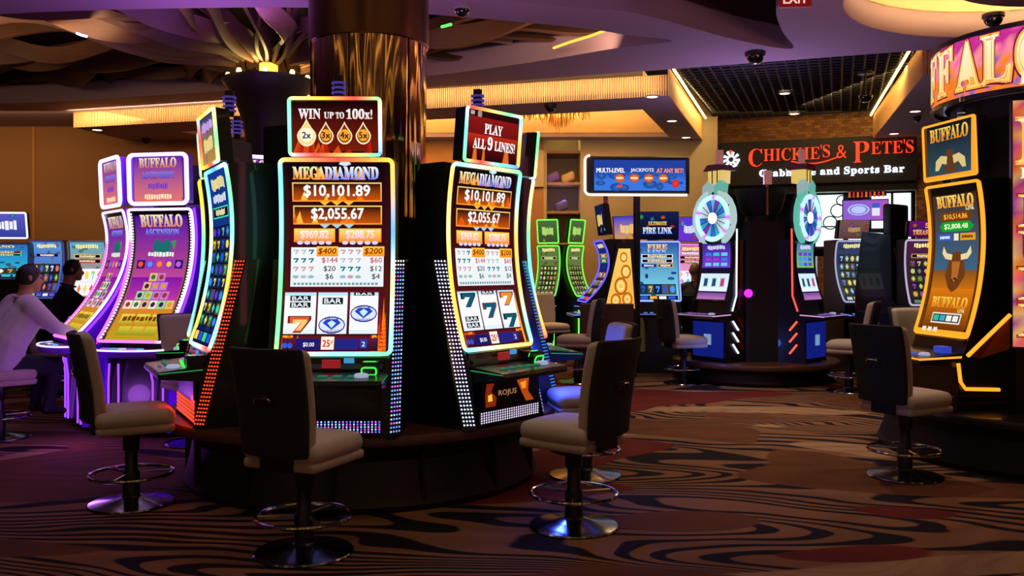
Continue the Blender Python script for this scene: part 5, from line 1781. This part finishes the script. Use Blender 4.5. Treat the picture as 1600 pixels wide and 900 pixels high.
for (t, cx, w, c) in (('MULTI-LEVEL', 957, 46, (255, 255, 255)), ('JACKPOTS', 1009, 38, (240, 240, 255)), ('AT ANY BET!', 1055, 44, (255, 150, 120))):
    A_.text(t, cx, 267, w, 8, c, bold=.05)
A_.end()
for i in range(4):
    A_.begin('coin'); A_.disc(972 + i * 24, 281, 8, 8, (255, 150, 50), c2=(200, 70, 20)); A_.up(); A_.text('#', 972 + i * 24, 281, 12, 4, (255, 250, 220)); A_.end(); A_.layer -= 1
A_.begin('flame_badge'); A_.disc(1064, 291, 6, 8, (255, 70, 50), c2=(200, 30, 60)); A_.disc(972, 296, 5, 3, (220, 80, 70)); A_.end()
pts = rr_path(1.5, 0, .07, zB - zA, 5)
pth = [(u, .01, zA + v) for u, v in pts]
MB().tube([p for p in pth[12:]] + pth[:2], .02, 6, col=L3((255, 225, 205), 1.0)).build('neon_edge', M_NEON, sg, smooth=True)

# machines under the restaurant sign
far_slot('silver and blue slot machine standing right of the wheel machines', 1333, 12.9, 6, ['#'], 41, solid((190, 190, 230)), [('#', .5, 40, .3, (200, 150, 90), None)], pal=[(150, 190, 230), (190, 210, 190), (120, 130, 200), (220, 210, 120)], bg=((50, 60, 100), (60, 70, 90)), W=.52, tbg=((120, 84, 80), (90, 60, 60)), rows=5, panels=0, gtop=.14, tz=(1.93, 2.2), fg=.5, prof=(-.25, 0, -.03))
far_slot('purple treasure slot machine left of the gold-framed machine', 1447, 11.2, -8, ['#'], 42, solid((200, 190, 220)), [('5', .3, 10, .3, (255, 190, 110), None), ('TREASURES', .72, 76, .3, (255, 200, 120), (230, 120, 60))], pal=[(220, 170, 70), (150, 70, 170), (100, 140, 90), (200, 200, 120)], bg=((80, 30, 70), (40, 30, 50)), W=.5, tbg=((100, 20, 110), (70, 10, 90)), rows=5, panels=1, gtop=.3, tz=(1.9, 2.1), zt=1.86, zb=1.05, fg=.55)
dk = thing('slot_machine', 'dark slot machine turned away with a tan back plate, under the restaurant sign', 'slot machine', ((1394 - 800) / F * 12.0, 12.0, 0), rad(40))
MB().prism([(-.3, .25), (-.28, .9), (-.12, 1.1), (-.1, 1.95), (.3, 2.0), (.4, 1.2), (.4, .25)], 'x', -.24, .24).build('cabinet', BLACK, dk)
MB().rbox(.5, .12, .42, .03, 2, 0, lambda c: Vector((c.x, c.y - .05, c.z + 2.15))).build('topper', BLACK, dk)
MB().prism([(-.2, 1.78), (.2, 1.78), (.16, 1.5), (-.05, 1.42)], 'y', -.135, -.12).build('back_plate', mat('tan_plate', (120, 86, 60), .5, noise=.1), dk)
MB().box(-.25, -.4, 0, .25, .42, .26).build('base', DWOOD, dk)
rail = thing('low_counter', 'low dark counter with a thin lit top edge left of the gold-framed machine', 'counter', ((1399 - 800) / F * 11.0, 11.0, 0), rad(-8))
MB().box(-.17, 0, 0, .17, .5, .6).build('body', BLACKM, rail); MB().box(-.2, -.04, .6, .2, .54, .66).build('top', WOODP, rail)

# green-edged machines by the niche
for (px, ang, lb) in ((857, -25, 'green-edged slot machine on the left of the pair by the niche'), (899, 45, 'green-edged slot machine on the right of the pair by the niche')):
    gm_ = far_slot(lb, px, 15.6, ang, ['#'], 50 + px, solid((110, 255, 70)), [('#', .5, 60, .4, (190, 240, 120), None)], pal=[(190, 220, 120), (150, 190, 90), (230, 220, 180), (200, 160, 90)], bg=((90, 120, 60), (120, 120, 70)), W=.42, rows=5, panels=1, gtop=.4, tz=(1.95, 2.35), tframe=solid((110, 255, 70)), tbg=((80, 110, 60), (60, 70, 40)), fg=.9, group='green-edged machines')
    for s in (-1, 1):
        MB().tube([(s * .2, -.25, .12), (s * .2, -.25, .8)], .014, 6, col=L3((110, 255, 70), .9)).build('edge_tube', M_NEON, gm_)

# machines along the left wall
far_slot('slot machine with turquoise jackpot screen at the left edge', 3, 12.2, 6, ['NANO'], 61, solid((60, 70, 120)), [('#', .5, 70, .4, (240, 245, 255), None)], W=.72, zt=1.84, zb=1.38, z0=.3, pal=[(60, 220, 220), (255, 150, 60), (90, 230, 140), (255, 255, 255)], bg=((40, 110, 190), (50, 190, 220)), panels=2, rows=1, gtop=.72, tz=(1.92, 2.26), tframe=solid((225, 225, 255)), tbg=((90, 90, 200), (50, 60, 150)), fg=.3, prof=(-.04, 0, 0))
far_slot('slot machine with green frog picture beside the turquoise one', 73, 12.4, 8, ['#'], 62, solid((90, 110, 190)), None, W=.44, zt=1.88, zb=1.1, pal=[(120, 220, 80), (230, 230, 255), (90, 90, 220), (230, 120, 60)], bg=((90, 150, 210), (70, 50, 190)), rows=3, panels=1, gtop=.4, fg=.3)
far_slot('slot machine with rainbow paytable and orange lower screen near the tan wall', 136, 12.1, 8, ['#'], 63, solid((110, 110, 140)), None, W=.5, zt=1.87, zb=1.05, pal=[(250, 120, 60), (90, 200, 230), (250, 220, 90), (230, 70, 60), (120, 220, 120)], bg=((90, 170, 190), (210, 110, 60)), rows=2, panels=2, gtop=.45, fg=.35, grid_dark=False)
cnt = thing('low_counter', 'long dark machine counter along the tan wall at the left', 'counter', (-6.3, 12.6, 0), rad(6))
MB().box(-1.6, 0, 0, 1.2, .5, .34).build('body', BLACKM, cnt); MB().box(-1.65, -.05, .34, 1.25, .52, .4).build('top', DWOOD, cnt)

# ---------------------------------------------------------------- restaurant front
def brick_mat():
    m = bpy.data.materials.new('old_brick'); m.use_nodes = True
    nt = m.node_tree
    b = nt.nodes['Principled BSDF']; b.inputs['Roughness'].default_value = .85
    tc = nt.nodes.new('ShaderNodeTexCoord'); mp = nt.nodes.new('ShaderNodeMapping'); mp.inputs['Rotation'].default_value = (rad(90), 0, 0)
    br = nt.nodes.new('ShaderNodeTexBrick')
    br.inputs['Color1'].default_value = (*lin((170, 118, 62)), 1); br.inputs['Color2'].default_value = (*lin((120, 76, 38)), 1); br.inputs['Mortar'].default_value = (*lin((96, 70, 44)), 1)
    br.inputs['Scale'].default_value = 4.5; br.inputs['Mortar Size'].default_value = .015
    nt.links.new(tc.outputs['Object'], mp.inputs[0]); nt.links.new(mp.outputs[0], br.inputs['Vector']); nt.links.new(br.outputs['Color'], b.inputs['Base Color'])
    bp = nt.nodes.new('ShaderNodeBump'); bp.inputs['Strength'].default_value = .4; bp.inputs['Distance'].default_value = .01
    nt.links.new(br.outputs['Fac'], bp.inputs['Height']); bp.invert = True
    nt.links.new(bp.outputs[0], b.inputs['Normal'])
    return m


BRICK = brick_mat()
RO = Vector((5.84, 17.3, 0)); RA = math.atan2(-.342, .94)
rw = bpy.data.objects.new('wall_restaurant', None); COL.objects.link(rw); rw.location = RO; rw.rotation_euler = (0, 0, RA); struct(rw)
MB().box(-2.6, .05, 3.95, 4.0, .3, 4.75).build('brick_band', BRICK, rw)
MB().box(-2.6, .05, 3.15, -1.77, .3, 3.95).build('brick_pier', BRICK, rw)
MB().box(1.80, .05, 0, 2.25, .3, 3.95).build('brick_pier', BRICK, rw)
MB().box(2.25, .05, 0, 4.0, .3, 3.95).build('side_wall', BLACKM, rw)
MB().box(-2.6, .9, 0, 2.0, 1.0, 1.75).build('brick_dado', BRICK, rw)
MB().box(-2.6, 1.2, 0, 2.0, 1.3, 3.3).build('inner_wall', BLACKM, rw)
MB().box(-1.77, -.02, 2.98, 1.8, .3, 3.16).build('lintel', BLACKM, rw)
MB().tube([(2.28, .0, .4), (2.28, .0, 3.0)], .025, 6, col=L3((200, 220, 255), .9)).build('edge_light', M_NEON, rw)
MB().tube([(.02, .7, .4), (.02, .7, 1.75)], .02, 6, col=L3((200, 200, 210), .4)).build('rail_post', M_NEON, rw)
for k in range(4):
    MB().box(-2.55, -.02, 2.98 + k * .09, -1.8, .02, 3.02 + k * .09).build('louvre', mat('pale_louvre', (170, 190, 205), emit=.35), rw)
# bright window with panes behind the opening
wn = bpy.data.objects.new('window_1', None); COL.objects.link(wn); wn.location = RO; wn.rotation_euler = (0, 0, RA); struct(wn)
PANE = mat('bright_pane', (232, 246, 250), emit=1.6)
for (x0, x1, z0, z1) in ((.0, .52, 1.95, 2.33), (.0, .52, 2.36, 2.98), (.62, 1.0, 1.95, 2.33), (1.05, 1.4, 2.30, 2.62), (1.05, 1.4, 2.65, 2.98), (1.45, 1.76, 1.95, 2.3), (1.45, 1.76, 2.33, 2.98)):
    MB().box(x0, .8, z0, x1, .82, z1).build('pane', PANE, wn)
MB().box(-.05, .83, 1.9, 1.8, .88, 3.0).build('window_frame', DGREY, wn)
for (cx, cz, r) in ((.42, 2.66, .13), (.28, 2.42, .13), (.5, 2.86, .1)):
    MB().tube([(cx + r * cos(2 * pi * i / 20), .77, cz + r * sin(2 * pi * i / 20)) for i in range(20)], .014, 6, True).build('hoop', mat('grey_hoop', (110, 130, 135), .4), wn)
lamp('AREA', 'window_light', tuple(RO + Matrix.Rotation(RA, 3, 'Z') @ Vector((.6, .5, 2.5))), 12, (.8, .95, 1), tuple(RO + Matrix.Rotation(RA, 3, 'Z') @ Vector((.6, -4, 1.2))), shape='RECTANGLE', size=1.5, size_y=.9)
# television
tv = thing('television', 'pink-lit television hanging in the restaurant window below its sign', 'television', RO, RA)
MB().box(.50, .30, 2.42, 1.34, .40, 2.84).build('casing', BLACK, tv)
tsf = lambda u, v, off=0: Vector((.92 + u, .298 - off, 2.44 + .38 * v))
tsc = MB().grid(lambda s, t: tsf((s - .5) * .8, t), 2, 2, cfn=lambda s, t: L3((150, 100, 215) if s < .6 else (190, 90, 200), .9)).build('screen', M_SCR, tv)
A_ = Art(tsc, tsf, .8, (0, 0, 80, 38)); A_.begin('picture'); A_.disc(28, 18, 20, 11, (190, 200, 250)); A_.rect(52, 6, 66, 15, (70, 90, 200), n=1); A_.rect(52, 15, 66, 30, (225, 230, 250), n=1); A_.up(); A_.ring(28, 18, 17, 9, .2, (120, 130, 210)); A_.end()
MB().box(.6, .3, 2.9, 1.3, .34, 3.0).build('bracket', BLACKM, tv)
for k in range(9):
    MB().box(.62 + k * .075, .28, 2.88, .655 + k * .075, .3, 2.99).build('light_bar', mat('ember_bar_%d' % (k % 2), [(230, 120, 40), (210, 50, 60)][k % 2], emit=.8), tv)
sc_ = MB().tube([(-.0, 0, 0), (.02, -.05, .08), (.04, -.07, .16)], [.05, .06, .045], 10)
sc_.xf(Matrix.Translation(RO + Matrix.Rotation(RA, 3, 'Z') @ Vector((2.02, -.02, 1.9))))
tag(sc_.build('wall_sconce', mat('sconce_glow', (255, 210, 140), emit=2.0), smooth=True), 'small glowing wall sconce on the brick pier beside the window', 'lamp')

# sign board and letters
sb = thing('restaurant_sign', 'black sign board with red neon restaurant name and white second line', 'sign', RO, RA)
MB().box(-1.77, -.12, 3.14, 1.8, .04, 4.0).build('sign_board', mat('sign_black', (22, 17, 17), .6, noise=.15), sb)
REDN = mat('red_neon', (255, 62, 30), emit=1.5)
WHN = mat('white_neon', (235, 245, 255), emit=1.6)


def sign_word(s, x0, zb, hcap, wtot, m, sizes=None, ext=.02, y=-.145, drop=None, bold=.01):
    """place single letters; sizes gives the relative height of each"""
    ws_l = []
    for i, ch in enumerate(s):
        k = sizes[i] if sizes else 1
        if ch == ' ':
            ws_l.append(.3); continue
        vs, fs, (a0, b0, a1, b1) = text_mesh(serif(ch), bold, .02)
        ws_l.append((a1 - a0 + .07) * k)
    tot = sum(ws_l); sx = wtot / tot
    _, _, (h0, hb, h1, ht) = text_mesh(serif('H'), bold, .02)
    sz = hcap / (ht - hb)
    x = x0
    for i, ch in enumerate(s):
        k = sizes[i] if sizes else 1
        if ch != ' ':
            vs, fs, (a0, b0, a1, b1) = text_mesh(serif(ch), bold, .02)
            dz = (drop[i] if drop else 0)
            mb = MB(); mb.add([(x + (v.x - a0) * sx * k, y - v.z, zb + dz + v.y * sz * k) for v in vs], fs)
            mb.build('letter', m, sb)
        x += ws_l[i] * sx


nm = "CHICKIE'S & PETE'S"
szs = [1.28, .86, .86, .86, .86, .86, .86, .86, .86, 1, .95, 1, 1.5, .86, .86, .86, .86, .86]
drp = [-.10, 0, 0, 0, 0, 0, 0, .03, .03, 0, 0, 0, -.10, .05, .05, .05, .06, .05]
sign_word(nm, -1.22, 3.60, .26, 2.98, REDN, szs, drop=drp, bold=-.012)
MB().tube([(-.42 + .85 * t, -.15, 3.575 - .07 * sin(pi * t) + .05 * t * t) for t in [i / 12 for i in range(13)]], .014, 6).build('swash', REDN, sb, smooth=True)
sign_word('Crabhouse and Sports Bar', -1.02, 3.30, .135, 2.62, WHN, bold=.02)
# round emblem: pale fan of strokes with a red spot
for k in range(9):
    a = rad(20 + k * 40)
    r0, r1 = .05, .15 if k % 2 else .17
    MB().tube([(-1.56 + r0 * cos(a), -.14, 3.66 + r0 * sin(a)), (-1.56 + r1 * cos(a + .25), -.14, 3.66 + r1 * sin(a + .25))], [.02, .03], 6).build('emblem_stroke', WHN, sb, smooth=True)
MB().lathe([(0, 0), (.045, 0), (.045, .02), (0, .02)], 0, 0, 14).xf(Matrix.Translation((-1.56, -.12, 3.80)) @ Matrix.Rotation(pi / 2, 4, 'X')).build('emblem_spot', REDN, sb)
MB().tube([(-1.68, -.14, 3.55), (-1.58, -.14, 3.50), (-1.46, -.14, 3.54), (-1.42, -.14, 3.62)], .022, 6).build('emblem_stroke', WHN, sb, smooth=True)
lamp('AREA', 'brick_wash', (5.9, 16.4, 4.3), 9, (1, .66, .25), (5.9, 17.4, 4.1), shape='RECTANGLE', size=5, size_y=.1)

# ---------------------------------------------------------------- ceiling fixtures
DL = mat('downlight_glow', (255, 226, 180), emit=6.0)
for (px, py, z, lb) in ((1019, 150, 3.94, 'small recessed downlight in the near left soffit box corner'), (1050, 188, 3.94, 'recessed downlight halfway along the left soffit box'), (1072, 214, 3.94, 'recessed downlight at the far end of the left soffit box'),
                        (1430, 173, 3.94, 'recessed downlight halfway along the right soffit box'), (1397, 208, 3.94, 'recessed downlight at the far end of the right soffit box'),
                        (1226, 145, 4.36, 'downlight in the dark grid ceiling nearer the camera'), (1241, 177, 4.36, 'downlight in the dark grid ceiling nearer the restaurant'),
                        (152, 202, 3.94, 'recessed downlight under the slatted box at the left')):
    p = at(px, py, z)
    o = thing('downlight', lb, 'downlight', (p.x, p.y, z), 0, 'recessed downlights')
    MB().lathe([(0, -.012), (.075, -.012), (.08, -.006), (0, -.006)], 0, 0, 20).build('lens', DL, o, smooth=True)
    MB().lathe([(.08, 0), (.08, -.016), (.1, -.014), (.105, 0)], 0, 0, 20).build('trim_ring', PLASTER, o, smooth=True)


def dome(px, py, z, lb, r=.09, white=False, drop=0.0):
    p = at(px, py, z - drop)
    o = thing('dome_camera', lb, 'security camera', (p.x, p.y, z))
    MB().lathe([(0, 0), (r * 1.15, 0), (r * 1.15, -.035), (r, -.05 - drop * .0), (0, -.05)], 0, 0, 22).build('mount', PLASTER if white else DGREY, o, smooth=True)
    if drop:
        MB().tube([(0, 0, 0), (0, 0, -drop)], .015, 8).build('drop_rod', POLE, o)
    MB().lathe([(r * cos(a) if a < pi / 2 - .01 else 0, -.045 - drop - r * sin(a)) for a in [pi / 2 * i / 8 for i in range(9)]], 0, 0, 22).build('dome', mat('smoked_dome', (14, 14, 18), .08, coat=1), o, smooth=True)


dome(1180, 82, 4.2, 'black dome camera under the purple soffit near the centre right', .11)
dome(1552, 22, 4.30, 'black dome camera on the brown disc above the ring sign', .10)
dome(860, 163, 3.94, 'dome camera under the slatted soffit box', .085)
dome(722, 8, 4.2, 'pale tapered dome camera at the top of the picture beside the column', .08, True)
dome(228, 216, 3.94, 'tiny dome camera under the slatted box at the left', .07)
dome(1352, 145, 4.4, 'dark ball camera hanging below the grid ceiling, nearer one', .10, drop=.32)
dome(1341, 210, 4.4, 'dark ball camera hanging in front of the brick band', .10, drop=.30)
dome(1433, 182, 3.94, 'tiny dome camera beside the downlight of the right soffit box', .05)
# exit sign
ex = at(1243, 1, 4.05)
e = thing('exit_sign', 'small red exit sign hanging at the top edge of the picture', 'sign', (ex.x, ex.y, 0), rad(-6))
MB().box(-.15, 0, 3.99, .15, .03, 4.15).build('casing', mat('exit_red', (150, 14, 20), emit=.5), e)
MB().tube([(0, .015, 4.15), (0, .015, 4.2)], .01, 6).build('stem', DGREY, e)
A_ = Art(e, lambda u, v, off=0: Vector((u, -.001 - off, 4.0 + .14 * v)), .28, (0, 0, 100, 50)); A_.begin('lettering'); A_.text('EXIT', 50, 25, 80, 32, (255, 190, 180), bold=.05); A_.end()
# beaded chandelier in the lit tray
ch = thing('bead_chandelier', 'long chandelier of hanging bead strings under the lit ceiling tray', 'chandelier', (.55, 14.9, 0))
MB().box(-.75, -.35, 4.40, .75, .35, 4.44).build('frame', mat('brass_frame', (170, 120, 60), .35, .9, noise=.1), ch)
mb = MB(); rn = random.Random(7)
for i in range(330):
    x = rn.uniform(-.74, .74); y = rn.uniform(-.34, .34); l = .36 + .16 * sin(x * 7) * sin(y * 5 + 1) + rn.uniform(0, .1)
    mb.tube([(x, y, 4.40), (x, y, 4.40 - l)], .006, 3)
mb.build('bead_strings', mat('bead_strings', (205, 160, 90), .3, .4, noise=.3, nscale=60), ch, kind='stuff')
for (x, y) in ((-.45, 0), (.45, 0)):
    MB().tube([(x, y, 4.44), (x, y, 4.56)], .008, 6).build('rod', CHROME, ch)
# folded goods on the niche shelves
for (x, z, c, lb) in ((.78, 3.15, (120, 90, 190), 'violet draped bundle on the upper niche shelf'), (1.08, 3.15, (190, 160, 120), 'tan draped bundle on the upper niche shelf'), (.95, 2.6, (90, 80, 150), 'dark blue box on the middle niche shelf')):
    mb = MB(); mb.rbox(.26, .3, .2, .07, 3, 3, lambda c_: Vector((c_.x + x, c_.y + 17.3, c_.z + z + .10 + .03 * sin(c_.x * 20))))
    tag(mb.build('cloth_bundle', mat('cloth_%d' % c[0], c, .8, noise=.2), smooth=True), lb, 'bundle')


# ---------------------------------------------------------------- people
def capsule(mb, p0, p1, r0, r1, n=14):
    p0 = Vector(p0); p1 = Vector(p1); d = p1 - p0; L = max(d.length, 1e-4)
    prof = []
    for i in range(6):
        a = pi / 2 * (1 - i / 5); prof.append((r0 * cos(a), -r0 * sin(a)))
    for i in range(6):
        a = pi / 2 * i / 5; prof.append((r1 * cos(a), L + r1 * sin(a)))
    s = len(mb.v)
    mb.lathe(prof, 0, 0, n)
    M = Matrix.Translation(p0) @ d.to_track_quat('Z', 'Y').to_matrix().to_4x4()
    mb.xf(M, s)


def ball(mb, c, rx, ry, rz, rot=None):
    s = len(mb.v)
    mb.lathe([(max(1e-4, cos(a)), sin(a)) for a in [-pi / 2 + pi * i / 14 for i in range(15)]], 0, 0, 18)
    M = Matrix.Translation(c) @ (rot or Matrix.Identity(4)) @ Matrix.Diagonal((rx, ry, rz, 1))
    mb.xf(M, s)


def person(label, x, y, face, shirt, trousers, skin, hair, lean=.12, arm_l=None, arm_r=None, big=1.0, headturn=0.0, short=True, bald=False, hz=0.0):
    """seated figure; local +y is the way it faces; hips over the origin"""
    root = thing('person', label, 'person', (x, y, 0), rad(-face))
    mb = MB(); bones = []

    def bone(p0, p1, r0, r1, m):
        capsule(mb, p0, p1, r0, r1); bones.append((Vector(p0), Vector(p1), r0, r1, m))
    b = big
    hip = Vector((0, -.02, .74 + hz)); chest = Vector((0, lean, 1.10 + hz)); sh = Vector((0, lean + .02, 1.22 + hz)); neck = Vector((0, lean + .05, 1.34 + hz)); head = Vector((0, lean + .09, 1.455 + hz))
    for sx in (-1, 1):
        bone(hip + Vector((sx * .07 * b, 0, 0)), hip + Vector((sx * .08 * b, .05, .16)), .125 * b, .135 * b, 0)
        bone(hip + Vector((sx * .08 * b, .04, .15)), chest + Vector((sx * .09 * b, 0, 0)), .13 * b, .125 * b, 0)
        bone(chest + Vector((sx * .08 * b, 0, 0)), sh + Vector((sx * .12 * b, 0, .0)), .125 * b, .085 * b, 0)
        bone(hip + Vector((sx * .09, .0, -.04)), (sx * .14, .42, .64 + hz * .5), .105 * b, .075, 1)
        bone((sx * .14, .42, .62 + hz * .5), (sx * .14, .36, .24), .07, .048, 1)
        bone((sx * .14, .34, .22), (sx * .15, .48, .2), .042, .036, 3)
    el = arm_l or ((-.30, lean + .18, .98 + hz), (-.20, lean + .44, .96 + hz)); er = arm_r or ((.30, lean + .18, .98 + hz), (.20, lean + .44, .96 + hz))
    for sx, (e_, h_) in ((-1, el), (1, er)):
        s0 = sh + Vector((sx * .185 * b, 0, -.01)); e_ = Vector(e_); h_ = Vector(h_)
        bone(s0, e_, .072 * b, .052 * b, 0); bone(e_, h_, .05 * b, .034, 0 if not short else 0)
        d = (h_ - e_).normalized(); side = d.cross(Vector((0, 0, 1))).normalized()
        pc = h_ + d * .05
        bone(h_, pc + d * .02, .028, .036, 2)
        for q in range(4):
            o = side * (.03 - .02 * q); ln = (.07, .08, .075, .055)[q]
            k0 = pc + d * .035 + o; k1 = k0 + d * ln * .55 + Vector((0, 0, -.008)); k2 = k1 + d * ln * .4 + Vector((0, 0, -.025))
            bone(k0, k1, .010, .009, 2); bone(k1, k2, .009, .008, 2)
        bone(pc - side * sx * -.02, pc + d * .05 + side * sx * -.055 + Vector((0, 0, -.015)), .012, .010, 2)
    bone(neck - Vector((0, .02, .10)), neck + Vector((0, .02, .04)), .066, .058, 2)
    R = Matrix.Rotation(rad(headturn), 4, 'Z')

    def hp(v):
        return head + (R @ Vector(v))
    ball(mb, head + Vector((0, 0, .01)), .080, .098, .118, R); bones.append((head, head + Vector((0, 0, .02)), .1, .1, 2))
    for (p0, p1, r0, r1) in (((0, .05, -.06), (0, .065, -.085), .045, .035), ((0, .09, .0), (0, .115, -.025), .012, .016), ((.078, -.005, -.01), (.084, -.012, .02), .014, .018), ((-.078, -.005, -.01), (-.084, -.012, .02), .014, .018), ((-.03, .088, .03), (.03, .088, .03), .014, .014), ((-.02, .094, -.055), (.02, .094, -.055), .009, .009)):
        bone(hp(p0), hp(p1), r0, r1, 2)
    me = bpy.data.meshes.new('body'); me.from_pydata(mb.v, [], mb.f)
    o = bpy.data.objects.new('body', me); COL.objects.link(o)
    md = o.modifiers.new('r', 'REMESH'); md.mode = 'VOXEL'; md.voxel_size = .0125
    ms = o.modifiers.new('s', 'SMOOTH'); ms.factor = .5; ms.iterations = 3
    dg = bpy.context.evaluated_depsgraph_get()
    m2 = bpy.data.meshes.new_from_object(o.evaluated_get(dg))
    bpy.data.objects.remove(o)
    m2.materials.clear()
    for mm in (shirt, trousers, skin, POLE):
        m2.materials.append(mm)
    idx = []
    for p in m2.polygons:
        c = p.center
        best = 9; bi = 0
        for (a, q, r0, r1, m) in bones:
            d = q - a; t = max(0, min(1, (c - a).dot(d) / max(1e-9, d.length_squared)))
            dist = (c - a - d * t).length - (r0 + (r1 - r0) * t)
            if dist < best:
                best = dist; bi = m
        idx.append(bi)
    m2.polygons.foreach_set('material_index', idx)
    m2.polygons.foreach_set('use_smooth', [True] * len(idx))
    body = bpy.data.objects.new('body', m2); COL.objects.link(body); body.parent = root
    # collar and eyes
    MB().tube([neck + Vector((.078 * cos(t), .078 * sin(t) - .01, -.055 + .02 * -sin(t))) for t in [2 * pi * i / 18 for i in range(18)]], .012, 6, True).build('collar', shirt, root, smooth=True)
    for sx in (-1, 1):
        mb = MB(); ball(mb, hp((sx * .032, .088, .012)), .012, .009, .009); mb.build('eye', mat('dark_eye', (20, 14, 12), .2), root, smooth=True)
    # hair cap: scalp shell cut by a hairline
    mb = MB()
    n, k = 28, 14
    vs = []; fs = []
    rn = random.Random(int(abs(x) * 100))
    for i in range(k + 1):
        for j in range(n):
            a = 2 * pi * j / n
            front = max(0, sin(a))
            low = -.50 + 1.05 * front ** 1.5 if not bald else -.35 + 1.6 * front
            el_ = pi / 2 - (pi / 2 - math.asin(max(-.6, min(.98, low)))) * i / k
            rr = 1.10 + .015 * rn.random()
            if i == k:
                rr = 1.0
            vs.append(hp((.080 * rr * cos(el_) * cos(a), .098 * rr * cos(el_) * sin(a) - .004, .01 + .118 * rr * sin(el_))))
    for i in range(k):
        for j in range(n):
            fs.append((i * n + j, (i + 1) * n + j, (i + 1) * n + (j + 1) % n, i * n + (j + 1) % n))
    mb.add(vs, fs)
    mb.build('hair', hair, root, smooth=True)
    return root


SK = mat('skin', (190, 132, 106), .6, noise=.08, nscale=30)
WHS = mat('white_cotton', (205, 198, 200), .85, noise=.12, nscale=9, bump=.5)
BLS = mat('black_cloth', (22, 22, 28), .85, noise=.3, nscale=20, bump=.3)
NAVY = mat('dark_trousers', (24, 26, 38), .85, noise=.2, nscale=30)
HAIRB = mat('black_hair', (14, 11, 10), .45, noise=.4, nscale=80, bump=.4)
HAIRG = mat('cropped_brown_hair', (92, 58, 44), .6, noise=.3, nscale=80)
person('man in a white long-sleeved shirt seated on a stool at the left, seen from behind', -4.55, 7.95, 40, WHS, NAVY, SK, HAIRB, lean=.16, arm_l=((-.26, .44, 1.0), (-.1, .66, .92)), arm_r=((.32, .34, .98), (.16, .62, .90)), big=1.25, headturn=-8, hz=-.05)
person('person in black clothes behind the man in white, arm reaching to the right', -5.45, 10.6, 62, BLS, NAVY, SK, HAIRB, lean=.14, arm_r=((.3, .36, 1.08), (.22, .66, 1.08)), hz=.02)
person('person in a dark jacket seated with back to the camera under the restaurant sign', 2.80, 13.65, 8, BLS, NAVY, mat('skin_ruddy', (150, 84, 62), .6), HAIRG, lean=.10, bald=True)
p5 = thing('swivel_stool', 'dark stool under the person in black clothes', 'stool', (-5.45, 10.6, 0), rad(-62), 'swivel stools')
for src in [o for o in COL.objects if o.name.startswith('swivel_stool')][0].children:
    c = src.copy(); COL.objects.link(c); c.parent = p5
    for g_ in src.children:
        q = g_.copy(); COL.objects.link(q); q.parent = c

# ---------------------------------------------------------------- unseen rear wall; its glowing columns are added for the mirror column to reflect
wr = struct(MB().box(-14, -5.2, 0, 11.5, -5.0, 4.9).build('wall_rear', mat('dark_panelled_wall', (44, 32, 24), .6, noise=.2, nscale=3)))
for k, x in enumerate((-10.5, -8.2, -6.6, -4.6, -3.4, -1.3, .4, 1.9, 4.2, 5.4, 7.6, 9.4)):
    c = [(255, 190, 90), (255, 205, 120), (90, 160, 255), (255, 180, 80), (255, 120, 150), (255, 200, 110)][k % 6]
    w = .10 + .05 * (k % 3)
    MB().box(x, -5.0, .3, x + w, -4.96, 4.1).build('light_column', mat('light_column_%d' % (k % 6), c, emit=3.0), wr)
